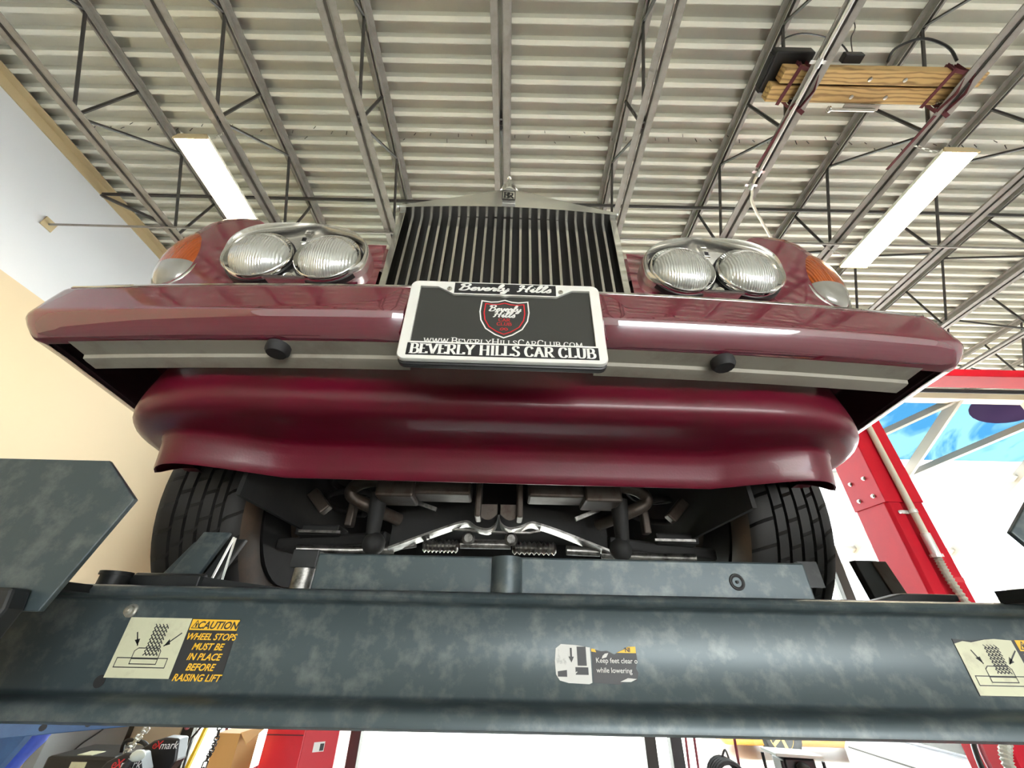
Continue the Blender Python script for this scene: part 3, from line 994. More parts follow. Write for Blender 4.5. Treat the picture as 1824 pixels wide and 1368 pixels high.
# ---- apron under the bumper
AP = [(.172, .52), (.160, .49), (.148, .46), (.137, .43), (.128, .405), (.122, .380), (.122, .362), (.129, .350), (.144, .3425), (.168, .3385), (.21, .337), (.25, .3365), (.272, .335), (.281, .329), (.290, .312), (.299, .290), (.304, .276), (.309, .272), (.318, .274)]
path = []
for i in range(21):
    x = -0.45 + 0.90 * i / 20
    path.append((x, 0.0, 1.0))
cornr = []
for i in range(1, 19):
    a = PI / 2 * i / 18
    cornr.append((0.45 + 0.338 * math.sin(a), 0.30 * (1 - math.cos(a)) ** 1.5, 1 - 0.72 * math.sin(a)))
cornr += [(.800, .335, .28), (.822, .375, .28), (.856, .418, .28)]
full = [(-x, y, k) for x, y, k in reversed(cornr)] + path + cornr
rows = []
for i, (x, y, k) in enumerate(full):
    a, b2 = full[max(i - 1, 0)], full[min(i + 1, len(full) - 1)]
    t = Vector((b2[0] - a[0], b2[1] - a[1])).normalized()
    n = Vector((t.y, -t.x))
    e_ = min(1.1, max(0, (y - .17) / .13))
    rows.append([(x - n.x * (d - .12) * k, y + .12 - n.y * (d - .12) * k, z + e_ * .9 * max(0, .336 - z)) for d, z in AP])
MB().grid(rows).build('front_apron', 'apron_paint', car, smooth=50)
for x, y_, z, r in ((-.492, .150, .432, .032), (.470, .150, .436, .024), (-.352, .145, .440, .024), (.345, .146, .436, .022)):
    MB().ball((x, y_, z), r, 20, (1, .28, .9)).build('lamp_recess', 'under', car, smooth=60)

# ---- body shell
def tab(y, t):
    for (a, va), (b2, vb) in zip(t, t[1:]):
        if y <= b2:
            k = (y - a) / (b2 - a) if b2 > a else 0
            return va + (vb - va) * max(0, min(1, k))
    return t[-1][1]
TW = [(.125, .730), (.132, .765), (.145, .800), (.17, .830), (.22, .848), (.32, .858), (.42, .864), (.6, .875), (1.4, .885), (4.0, .885), (4.8, .85), (5.02, .78), (5.1, .70)]
TC = [(.125, .79), (.130, .84), (.138, .885), (.150, .912), (.17, .933), (.22, .952), (.32, .962), (.6, .955), (1.4, .94), (4.0, .91), (4.8, .85), (5.02, .74), (5.1, .66)]
TBn = [(.125, .79), (.145, .84), (.2, .90), (.3, .945), (1.4, .985), (4.0, .955), (4.8, .86), (5.02, .74), (5.1, .66)]
def zlow(y):
    for yc in (.82, 3.855):
        if abs(y - yc) < .40:
            return max(.335 + math.sqrt(.40 ** 2 - (y - yc) ** 2), .43 if y < .6 else 0)
    return .54 if y < .36 else (.42 if y < .42 else .20)
ys = [.125, .130, .138, .147, .157, .17, .195, .22, .27, .32, .359, .361, .40, .419]
ys += [.82 + .3999 * math.sin(PI / 2 * (i / 7)) for i in range(-7, 8)] + [1.221, 1.4, 1.7, 2.1, 2.6, 3.1, 3.454]
ys += [3.855 + .3999 * math.sin(PI / 2 * (i / 6)) for i in range(-6, 7)] + [4.256, 4.5, 4.8, 4.95, 5.02, 5.1]
rows = []
for y in ys:
    W_, cz, bz, zl = tab(y, TW), tab(y, TC), tab(y, TBn), zlow(y)
    fr_ = min(1, max(0, (y - .13) / .15))
    val = (min(cz, bz) - .022 * fr_)
    sh = cz - .12
    zl2 = min(zl, sh - .03)
    half = [(W_ - .02, zl2), (W_ - .002, zl2 + (sh - zl2) * .3), (W_, zl2 + (sh - zl2) * .65), (W_ - .006, sh), (W_ - .018, cz - .065), (W_ - .040, cz - .028), (W_ - .070, cz - .007), (W_ - .105, cz), (W_ - .150, cz - .012 * fr_), (W_ - .23, val + .004 * fr_), (.42, (val + bz) / 2), (.295, bz - .014 * fr_), (.1, bz), (0, bz)]
    yy_ = lambda x: max(y, .235) if x < .3 else y
    rows.append([(-x, yy_(x), z) for x, z in half] + [(x, yy_(x), z) for x, z in reversed(half[:-1])])
mb = MB().grid(rows)
n = len(rows[0])
for base, rv in ((0, False), ((len(rows) - 1) * n, True)):   # close the nose and the tail with strips
    if base == 0:
        for sgn in (-1, 1):
            idx = [i for i in range(n) if mb.v[i][0] * sgn > .31]
            idx.sort(key=lambda i: -abs(mb.v[i][0]) if False else (i if sgn < 0 else -i))
            o_ = len(mb.v)
            for i in idx:
                mb.v.append((sgn * .29, mb.v[i][1] + (.0 if abs(mb.v[i][0]) > .3 else 0), mb.v[i][2]))
            for k in range(len(idx) - 1):
                mb.f.append((idx[k], idx[k + 1], o_ + k + 1, o_ + k))
                mb.mi.append(0)
        continue
    for i in range(n // 2):
        a, b2, c, d = base + i, base + i + 1, base + n - 2 - i, base + n - 1 - i
        if b2 != c:
            mb.f.append((a, b2, c, d) if rv else (d, c, b2, a))
            mb.mi.append(0)
mb.build('body', 'paint', car, smooth=45)
# cabin
def prof(k, dz=0):
    return [(1.48, .96), (2.05, 1.36 + dz), (2.5, 1.40 + dz), (3.2, 1.39 + dz), (3.7, 1.30 + dz), (4.2, .96)]
cb = MB()
cb.grid([[(x * (1 if z < 1.0 else .82) , y, z) for y, z in prof(1)] for x in (-.80, -.79, .79, .80)])
for x in (-.80, .80):
    cb.add([(x * (1 if z < 1.0 else .82), y, z) for y, z in prof(1)], [tuple(range(6))])
cab = cb.build('cabin', 'paint', car, smooth=40)
gl = MB()
for s in (-1, 1):
    for (y0, y1, y2, y3) in ((1.70, 2.68, 2.62, 2.10), (2.76, 3.85, 3.5, 2.74)):
        gl.add([(s * .795, y0, 1.0), (s * .795, y1, 1.0), (s * .672, y2, 1.32), (s * .672, y3, 1.32)], [(0, 1, 2, 3)])
gl.add([(-.72, 1.53, 1.0), (.72, 1.53, 1.0), (.6, 2.0, 1.34), (-.6, 2.0, 1.34)], [(0, 1, 2, 3)])
gl.add([(-.68, 4.14, 1.0), (.68, 4.14, 1.0), (.58, 3.76, 1.29), (-.58, 3.76, 1.29)], [(0, 1, 2, 3)])
gl.build('window_glass', 'glassdark', cab)

# ---- radiator grille
gy = .130
gm = MB()
rad = [(-.3, .50), (.3, .50), (.3, .95), (-.3, .95)]
grille = MB().box(-.272, .272, gy + .050, gy + .056, .50, .99).build('grille', 'black', car)
for s in (-1, 1):   # side pillars of the shell
    sh = MB()
    sh.box(min(s * .268, s * .284), max(s * .268, s * .284), gy - .004, gy + .09, .50, .938)
    sh.box(min(s * .284, s * .287), max(s * .284, s * .287), gy + .006, gy + .10, .50, .938)
    sh.build('shell_pillar', 'chrome', grille, bevel=0.003)
# pediment
top = [(-.290, .944), (-.25, .957), (-.2, .974), (-.15, .992), (-.1, 1.012), (-.06, 1.028), (-.035, 1.034), (0, 1.036)]
top = top + [(-x, z) for x, z in reversed(top[:-1])]
rows = []
for yy, ins, lift in ((gy + .17, 0.02, .012), (gy + .05, .004, .006), (gy - .004, 0, .002), (gy - .010, .004, -.003)):
    rows.append([(x * (1 - ins), yy, z + lift) for x, z in top])
low = [(x * .985, gy - .012 - .006 * (1 - (x / .29) ** 2), .934 + .010 * (1 - (x / .29) ** 2)) for x, z in top]
mid = [(x * .99, gy - .014 - .008 * (1 - (x / .29) ** 2), .934 + .010 * (1 - (x / .29) ** 2) + (z - .934) * .55) for x, z in top]
rows += [mid, low, [(x, gy + .055, z) for x, y, z in low]]
MB().grid(rows).build('pediment', 'satin', grille, smooth=30)
slat = MB()
sl0 = None
for s in (-1, 1):
    for k in range(11):
        x = s * (.0088 + .0245 * k)
        if sl0 is None:
            sl0 = MB().prism([(-.0040, .0), (-.0030, -.0035), (.0030, -.0035), (.0040, .0), (.0030, .03), (-.0030, .03)], Matrix(((1, 0, 0, 0), (0, 1, 0, 0), (0, 0, 1, 0), (0, 0, 0, 1))), .43).build('slat', 'slat', grille, smooth=30)
            o = sl0
        else:
            o = sl0.copy()
            COL.objects.link(o)
            o.parent = grille
        o.location = (x, gy + .018, .51)
# badge
bz = MB().box(-.0175, .0175, gy - .030, gy - .018, .957, .997).build('badge', 'satin', grille, bevel=.002)
bt = MB()
bmx = face_mtx((0, gy - .0305, .977), (1, 0, 0), (0, 0, 1))
serif_line(bt, 'R', -.0145, .006, -.0085, .021, bmx, .09, .17)
serif_line(bt, 'R', -.006, .0145, -.0120, .021, bmx, .09, .17)
text_into(bt, 'ROYCE', .0085, face_mtx((0, gy - .0305, .9592), (1, 0, 0), (0, 0, 1)), align='CENTER', mi=0)
for a_, b_, c_, d_ in ((-.0175, .0175, .9955, .997), (-.0175, .0175, .957, .9585), (-.0175, -.0160, .957, .997), (.0160, .0175, .957, .997)):
    bt.box(a_, b_, gy - .0308, gy - .0300, c_, d_)
bt.build('badge_lettering', 'black', bz)
# mascot: small winged figure leaning forward
mz = 1.056
ms = MB()
ms.lathe([(.022, -.016), (.020, .004), (.012, .007), (.009, .014)], (0, gy + .006, mz), (0, 0, 1), 14)
ms.tube([(0, gy + .006, mz + .006), (0, gy + .004, mz + .018), (0, gy + .000, mz + .030), (0, gy - .004, mz + .038)], [.008, .0085, .007, .0045], 8)
ms.ball((0, gy - .006, mz + .044), .0062, 10, (1, 1, 1.15))
mas = ms.build('mascot', 'chrome', car, smooth=60)
for s in (-1, 1):
    wg = MB()
    rows = []
    for i in range(6):
        k = i / 5
        rows.append([(s * (.004 + .024 * k), gy - .002 + .012 * k, mz + .034 - .020 * k - .008 * k * k),
                     (s * (.005 + .025 * k), gy + .001 + .012 * k, mz + .024 - .016 * k - .004 * k),
                     (s * (.004 + .020 * k), gy + .004 + .012 * k, mz + .010 - .006 * k)])
    wg.grid(rows)
    o = wg.build('wing', 'chrome', mas, smooth=60)
    sd = o.modifiers.new('thick', 'SOLIDIFY')
    sd.thickness = .003

# ---- twin headlamp clusters
def superell(a, hw_, hh_, e=3.0):
    c, s_ = math.cos(a), math.sin(a)
    return (hw_ * math.copysign(abs(c) ** (2 / e), c), hh_ * math.copysign(abs(s_) ** (2 / e), s_))
for s in (-1, 1):
    cx, cy, cz = s * .478, .106, .722
    N = 96
    rows = []
    for (sc, dy, tp) in ((1.0, .07, .0), (1.0, .004, -.012), (.99, -.006, -.016), (.965, -.010, -.018), (.935, -.004, -.012), (.915, .010, .0), (.45, .010, .0), (.05, .010, .0)):
        row = []
        for i in range(N):
            a = 2 * PI * i / N
            px_, pz_ = superell(a, .163, .081, 2.7)
            # the outline droops a little to the outside and narrows below
            q = max(0, math.sin(a))
            row.append((cx + px_ * sc, cy + dy + tp * q * (1 if dy < .05 else 0) - .006 * math.cos(a) * 0, cz + pz_ * sc - s * 0.0))
        rows.append(row)
    bez = MB().grid(rows, closed=True).build('headlamp_bezel', 'bezel', car, smooth=40)
    for k in (-1, 1):
        lx, lz = cx + k * .0765, cz - .012
        lamp = MB().lathe([(.067, .008), (.0645, -.008), (.055, -.020), (.040, -.029), (.022, -.034), (.006, -.036)], (lx, cy - .002, lz), (0, 1, 0), 32).build('headlamp', 'lens', bez, smooth=60)
        MB().lathe([(.0665, -.002), (.0705, -.010), (.0730, -.008), (.0735, .002), (.0725, .014)], (lx, cy - .002, lz), (0, 1, 0), 36, cap0=False, cap1=False).build('lamp_rim', 'chrome', lamp, smooth=60)
        MB().lathe([(.0735, .002), (.0765, .001), (.0775, .012)], (lx, cy - .000, lz), (0, 1, 0), 36, cap0=False, cap1=False).build('lamp_gasket', 'black', lamp, smooth=60)
        # reflector bulb shield seen through the glass
    MB().lathe([(.012, 0), (.012, -.006), (.007, -.009), (.003, -.009)], (cx, cy + .008, cz - .066), (0, 1, 0), 14).build('adjuster_screw', 'chrome', bez, smooth=40)
    bd = MB().box(cx - .008, cx + .008, cy + .002, cy + .010, cz + .048, cz + .068).build('small_badge', 'satin', bez, bevel=.0015)
    bt = MB()
    serif_line(bt, 'R', -.0055, .0035, -.005, .010, face_mtx((cx, cy + .0018, cz + .058), (1, 0, 0), (0, 0, 1)), .1, .2)
    serif_line(bt, 'R', -.0030, .0060, -.006, .010, face_mtx((cx, cy + .0018, cz + .058), (1, 0, 0), (0, 0, 1)), .1, .2)
    bt.build('small_badge_lettering', 'black', bd)

# ---- turn signals on the fender corners
for s in (-1, 1):
    c = Vector((s * .768, .150, .746))
    nrm = Vector((s * .25, -.97, .0)).normalized()
    rt = Vector((s * .97, .25, 0)).normalized()
    up = Vector((s * .10, .12, 1)).normalized()
    def width(v):
        return .055 * math.sqrt(max(0, 1 - v * v)) * (1 - .16 * v)
    def pt(u, v, k=1.0, off=0.0):
        d = .030 * math.sqrt(max(0, 1 - v * v)) * math.sqrt(max(0, 1 - (u * .98) ** 2)) + off
        return c + rt * (u * width(v) * k) + up * (v * .108 * k) + nrm * d
    outl = [pt(math.copysign(1, math.cos(a)), math.sin(a), 1.04, .0) if abs(math.cos(a)) > .02 else pt(0, math.sin(a), 1.04, 0) for a in [2 * PI * i / 48 for i in range(48)]]
    outl = [c + rt * (width(math.sin(2 * PI * i / 48)) * 1.06 * (1 if math.cos(2 * PI * i / 48) >= 0 else -1)) + up * (math.sin(2 * PI * i / 48) * .1145) for i in range(48)]
    hs = MB().tube(outl, .006, 8, closed=True)
    rows = [[p - nrm * .0 for p in outl], [p - nrm * .035 for p in outl]]
    hs.grid(rows, closed=True)
    sg = hs.build('turn_signal', 'chrome', car, smooth=60)
    vs_ = lambda a, b2, n_: [a + (b2 - a) * i / n_ for i in range(n_ + 1)]
    us = vs_(-1, 1, 16)
    MB().grid([[pt(u, v) for u in us] for v in [-.36 + 1.36 * math.sin(PI / 2 * i / 16) for i in range(17)]]).build('amber_lens', 'amber', sg, smooth=70)
    MB().grid([[pt(u, v) for u in us] for v in vs_(-.999, -.36, 8)]).build('clear_lens', 'clear', sg, smooth=70)

# ---- wheels
def wheel(x, y, s):
    w_, r_ = .108, .345
    pr_ = [(r_ - .125, -w_ * .8), (r_ - .09, -w_ * 1.04), (r_ - .05, -w_ * 1.05), (r_ - .018, -w_ * .97), (r_ - .006, -w_ * .88), (r_, -w_ * .72)]
    tyre = MB()
    prof_ = list(pr_)
    for g in (-.46, -.18, .10, .38, .60):
        prof_ += [(r_ + .001, w_ * (g - .035)), (r_ - .009, w_ * (g - .03)), (r_ - .009, w_ * (g + .03)), (r_ + .001, w_ * (g + .035))]
    prof_ += [(a, -b2) for a, b2 in reversed(pr_)]
    tyre.lathe(prof_, (x, y, .335), (1, 0, 0), 64, cap0=False, cap1=False, uv=True)
    nf = len(prof_) - 1
    for i in range(nf):
        if i < 3 or i >= nf - 3:
            for k in range(64):
                tyre.mi[i * 64 + k] = 1
    wh = tyre.build('wheel', ['tyre', 'sidewall'], car, smooth=40)
    MB().lathe([(.222, -.10), (.215, -.07), (.20, -.02), (.20, .02), (.215, .07), (.222, .10)], (x, y, .335), (1, 0, 0), 40).build('rim', 'under', wh, smooth=40)
    MB().lathe([(.205, .075), (.20, .088), (.16, .094), (.12, .10), (.06, .112), (.01, .115)], (x, y, .335), (s, 0, 0), 32, cap0=False).build('hub_cap', 'chrome', wh, smooth=40)
for y in (.82, 3.855):
    for s in (-1, 1):
        wheel(s * .735, y, s)

# ---- underside, dark with a few bright edges
ub = MB()
ub.box(-.80, .80, 1.25, 3.42, .215, .235).box(-.6, .6, 3.42, 4.8, .24, .26)
ub.add([(-.56, 1.24, .235), (.56, 1.24, .235), (.56, 1.24, .9), (-.56, 1.24, .9)], [(0, 1, 2, 3)])
for s in (-1, 1):
    ub.box(min(s * .54, s * .55), max(s * .54, s * .55), .33, 1.24, .24, .88)
    ub.box(min(s * .55, s * .84), max(s * .55, s * .84), 1.23, 1.24, .22, .70)
    ub.box(min(s * .55, s * .76), max(s * .55, s * .76), .37, .38, .36, .80)
ub.box(-.30, .30, .75, 1.2, .32, .75)
ub.build('underbody', 'under', car)
# front crossmember: two pressed arms meeting in the middle, each with a bright lower flange
for s, pts in ((-1, [(-.30, .198), (-.187, .242), (-.115, .268), (-.086, .272), (-.062, .258), (-.030, .253), (-.010, .268), (-.004, .292)]),
               (1, [(.305, .205), (.175, .252), (.115, .270), (.089, .274), (.060, .262), (.028, .257), (.006, .270), (.001, .294)])):
    pts = smooth_path([(x, .65, z) for x, z in pts], 5)
    body = MB()
    body.grid([[(p.x, .655, p.z + .002) for p in pts], [(p.x, .655, max(p.z + .045, .33 - abs(p.x) * .12)) for p in pts], [(p.x, .80, max(p.z + .045, .33 - abs(p.x) * .12)) for p in pts]])
    cm = body.build('crossmember', 'under', car, smooth=40)
    MB().grid([[(p.x, .645, p.z + .003) for p in pts], [(p.x, .645, p.z - .003) for p in pts], [(p.x, .70, p.z - .004) for p in pts]]).build('lower_flange', 'alloy', cm, smooth=40)
    MB().tube([(s * .53, .62, .185), (s * .40, .66, .192), (s * .29, .68, .20)], .012, 8).build('tie_rod', 'alloy', car, smooth=50)
    hanger = MB().box(s * .050 - .007, s * .050 + .007, .44, .50, .236, .335).build('radiator_hanger', 'exhaust', car, bevel=.004)
    MB().grid([[(s * (.046 - .042 * k / 6), .46, .243 - .012 * math.sin(PI * k / 6) + .004 * k / 6) for k in range(7)], [(s * (.046 - .042 * k / 6), .46, .270) for k in range(7)]]).build('hanger_web', 'exhaust', hanger)
    # anti-roll bar loop, damper and joint
    MB().tube(smooth_path([(s * .25, .47, .325), (s * .33, .48, .327), (s * .373, .5, .316), (s * .376, .51, .296), (s * .33, .53, .275), (s * .27, .60, .262)], 6), .0165, 10).build('coolant_pipe', 'exhaust', car, smooth=50)
    dj = MB().ball((s * .295, .50, .181), .027, 14).build('ball_joint', 'under', car, smooth=60)
    MB().tube([(s * .302, .5, .20), (s * .305, .5, .30)], [.017, .023], 10).build('joint_neck', 'under', dj, smooth=50)
    br_ = MB().box(min(s * .205, s * .296), max(s * .205, s * .296), .43, .52, .276, .34).box(min(s * .07, s * .215), max(s * .07, s * .215), .445, .52, .288, .33)
    br_.build('radiator_support', 'exhaust', car, bevel=.006)
    # coil spring, upright, disc
    pts = [(s * .46 + .06 * math.cos(a * .6), .70 + .06 * math.sin(a * .6), .30 + .006 * a) for a in range(62)]
    MB().tube(pts, .009, 6).build('coil_spring', 'under', car, smooth=60)
    MB().lathe([(.13, -.01), (.13, .01)], (s * .60, .82, .335), (1, 0, 0), 28).build('brake_disc', 'exhaust', car, smooth=40)
    MB().box(s * .50 - .06, s * .50 + .06, .64, .72, .225, .255).bar((s * .30, .68, .225), (s * .62, .74, .21), .09, .03).build('lower_arm', 'under', car, bevel=.006)
    MB().box(min(s * .42, s * .53), max(s * .42, s * .53), .60, .606, .224, .230).build('bright_edge_strip', 'alloy', car)
    MB().bar((s * .47, .60, .28), (s * .52, .60, .33), .03, .03).build('damper_bracket', 'exhaust', car, bevel=.004)
    MB().bar((s * .40, .6, .24), (s * .40, .6, .30), .03, .02).build('damper_bracket', 'exhaust', car, bevel=.004)
rack = MB().tube([(-.11, .70, .222), (.035, .70, .223)], .012, 10).build('steering_rack', 'alloy', car, smooth=50)
MB().tube([(-.31, .70, .206), (-.235, .70, .218)], .008, 8).build('track_rod', 'alloy', rack, smooth=50)
MB().tube([(.195, .70, .212), (.29, .70, .210)], .013, 10).build('track_rod', 'alloy', rack, smooth=50)
for xa, xb in ((-.215, -.115), (.040, .165)):
    pr_ = []
    nn = 9
    for i in range(nn):
        h = (xb - xa) * i / nn
        pr_ += [(.012, h), (.0185, h + (xb - xa) / nn * .5)]
    pr_.append((.012, xb - xa))
    MB().lathe(pr_, (xa, .70, .2155), (1, 0, 0), 14).build('rack_bellows', 'alloy', rack, smooth=60)
for x in (-.085, .035):
    MB().lathe([(.017, 0), (.019, .006), (.012, .012)], (x, .675, .2325), (0, -1, 0), 10).build('rack_clamp', 'alloy', rack, smooth=40)
MB().tube([(-.165, .69, .262), (-.04, .69, .256), (.09, .69, .255), (.12, .69, .262)], .0045, 6).build('brake_pipe', 'alloy', car, smooth=50)
MB().box(-.09, .04, .71, .73, .232, .240).build('rack_plate', 'alloy', car, bevel=.003)
MB().bar((-.215, .55, .294), (-.165, .55, .278), .008, .010).build('bright_bracket', 'alloy', car)
MB().bar((.20, .55, .262), (.265, .55, .288), .008, .010).build('bright_bracket', 'alloy', car)

# ================================================================== the black four-post lift holding the car
LC = 0.115
lift = thing('vehicle_lift', 'black steel four-post car lift with worn warning stickers on its front cross beam', 'vehicle lift', (LC, 3.0, -H))
# front cross beam: web with folded lips
pr = [(.90, .036), (.775, .044), (.757, .052), (.75, .058), (.75, .066), (.757, .0715), (.90, .0735)]
rows = lambda p_: [[(x, y, z) for y, z in p_] for x in (-1.52, 1.75)]
top = [(.86, .0640), (.758, .0640), (.750, .060), (.748, .054), (.752, .048), (.762, .0455), (.785, .0445), (.789, .040), (.789, -.080), (.785, -.0845), (.764, -.088), (.752, -.092), (.747, -.098), (.748, -.114), (.756, -.1185), (.86, -.1195)]
mb = MB().grid(rows(top))
bm_ = mb.build('cross_beam', 'lift', lift, smooth=50)
MB().box(-1.52, 1.75, .855, .865, -.119, .064).build('beam_back', 'liftdark', lift)
for x, z, nm in ((-.647, .027, 'hex_bolt'), ):
    t = MB().lathe([(.0105, 0), (.0105, .003), (.0075, .004), (.0075, .009), (.004, .010), (.003, .006)], (x, .789, z), (0, -1, 0), 14).build(nm, 'bolt', lift, smooth=40)
MB().lathe([(.0085, .0), (.0085, .0008)], (-.646, .789, -.0705), (0, -1, 0), 16).build('bolt_hole', 'rubber', lift)
# plate standing behind the beam, with its round boss and ring
cp = MB().box(-.388, .604, .868, .878, .045, .1385).build('centre_plate', 'lift', lift, bevel=.004)
MB().tube([(-.0025, .868, .045), (-.0025, .868, .136)], .031, 20).build('boss_tube', 'lift', cp, smooth=50)
MB().lathe([(.009, 0), (.012, .0015), (.0145, .0015), (.0155, 0)], (.457, .8675, .1005), (0, -1, 0), 24, cap0=False, cap1=False).build('ring_mark', 'rubber', cp)
MB().lathe([(.003, 0), (.003, .002)], (.457, .8675, .1005), (0, -1, 0), 10).build('pin_hole', 'rubber', cp)
MB().box(.600, .640, .880, .89, .095, .143).build('plate_tab', 'liftdark', lift)
# runways, their front ends, ramps used as wheel stops
for s in (-1, 1):
    xa, xb = sorted((LC + s * .50, LC + s * 1.02))
    rw = MB().box(xa, xb, .90, 5.4, -.055, -.012).box(xa, xa + .012, .90, 5.4, -.055, .03).box(xb - .012, xb, .90, 5.4, -.055, .03)
    rw.build('runway', 'liftdark', lift)
# hexagonal ramp plates standing up in front of the wheels
hx = [(-1.02, .234), (-.664, .234), (-.586, .172), (-.566, .100), (-.574, .018), (-.667, .017), (-1.02, .017)]
hx = [(-1.02, .234), (-.661, .233), (-.586, .171), (-.6, .10), (-.572, .018), (-.667, .017), (-1.02, .017)]
hexp = [(-1.02, .234), (-.661, .233), (-.5855, .1715), (-.6335, .018), (-1.02, .017)]
mt = Matrix(((1, 0, 0, 0), (0, 0, 1, .620), (0, 1, 0, 0), (0, 0, 0, 1)))
rp = MB().prism(hexp, mt, .008).build('ramp_stop', 'lift', lift, bevel=.0015)
MB().prism([(2 * .092 - x, z - .022) for x, z in hexp[:3]] + [(.800, .10), (.90, .03), (1.2, .03)], mt, .008).build('ramp_stop', 'lift', lift, bevel=.0015)
MB().prism([(-1.02, .044), (-.656, .044), (-.650, .020), (-.668, -.07), (-.70, -.10), (-1.02, -.10)], Matrix(((1, 0, 0, 0), (0, 0, 1, .592), (0, 1, 0, 0), (0, 0, 0, 1))), .026).build('ramp_hinge', 'liftdark', lift, bevel=.004)
MB().box(-1.0, -.70, .628, .75, .05, .062).build('ramp_bracket', 'liftdark', lift)
MB().box(.845, 1.1, .628, .76, .062, .082).build('ramp_bracket', 'liftdark', lift)
MB().tube([(-.715, .80, .062), (-.715, .80, .084)], .022, 14).lathe([(.025, 0), (.025, .006)], (-.715, .80, .082), (0, 0, 1), 16).build('pivot_stub', 'liftdark', lift, smooth=40)
MB().box(-.712, -.575, .82, .86, .066, .087).tube([(-.708, .835, .086), (-.575, .835, .086)], .006, 8).build('runway_flange', 'liftdark', lift, bevel=.004)
MB().add([(-.57, .84, .066), (-.56, .84, .082), (-.40, .87, .066)], [(0, 1, 2)])
MB().prism([(-.575, .064), (-.575, .086), (-.55, .083), (-.38, .066), (-.38, .064)], Matrix(((1, 0, 0, 0), (0, 0, 1, .83), (0, 1, 0, 0), (0, 0, 0, 1))), .02).build('gusset', 'liftdark', lift)
# chock plates leaning on the wheel, on the side of the cream wall
ck = MB()
def lean(mb, xa, xb, dx, z0, z1, y0=.93, y1=.965, t=.012):
    mb.add([(xa, y0, z0), (xb, y0, z0), (xb + dx, y1, z1), (xa + dx, y1, z1), (xa, y0 + t, z0), (xb, y0 + t, z0), (xb + dx, y1 + t, z1), (xa + dx, y1 + t, z1)],
           [(0, 1, 2, 3), (7, 6, 5, 4), (0, 4, 5, 1), (1, 5, 6, 2), (2, 6, 7, 3), (3, 7, 4, 0)])
    return mb
lean(MB(), -.745, -.705, .022, .085, .172).build('wheel_chock', 'lift', lift, bevel=.002)
lean(MB(), -.722, -.662, .018, .085, .192, .925, .955).build('wheel_chock', 'lift', lift, bevel=.002)
lean(MB(), -.662, -.628, .02, .085, .18, .94, .965).build('wheel_chock', 'liftdark', lift, bevel=.002)
v = MB()
for a, b2 in (((-.628, .085), (-.6165, .178)), ((-.604, .085), (-.6125, .176))):
    v.bar((a[0], .93, a[1]), (b2[0], .935, b2[1]), .004, .003, up=(0, 1, 0))
v.build('gap_light', 'platechrome', lift)  # pale bars stand for light seen through a gap, put in as colour
MB().box(-.45, -.395, .885, .93, .112, .148).build('stop_block', 'liftdark', lift, bevel=.003)
MB().tube([(-.42, .90, .06), (-.42, .90, .112)], .022, 14).build('stop_post', 'alloy', lift, smooth=50)
lean(MB(), .82, .875, .0, .085, .168, .985, 1.0, .02).build('wheel_chock', 'liftdark', lift, bevel=.002)
lean(MB(), .862, .895, -.005, .085, .166, .98, .995, .01).build('wheel_chock', 'exhaust', lift, bevel=.002)
MB().prism([(.66, .064), (.745, .083), (.85, .083), (.85, .072), (.80, .064)], Matrix(((1, 0, 0, 0), (0, 0, 1, .83), (0, 1, 0, 0), (0, 0, 0, 1))), .03).build('runway_flange', 'liftdark', lift, bevel=.003)
# posts and rear beam
for x in (-1.56, 1.79):
    for y in (.80, 5.5):
        MB().box(x - .06, x + .06, y - .06, y + .06, FLZ, .55).box(x - .15, x + .15, y - .15, y + .15, FLZ, FLZ + .02).build('post', 'liftdark', lift, bevel=.004)
MB().box(-1.52, 1.75, 5.42, 5.55, -.119, .064).build('rear_beam', 'liftdark', lift)

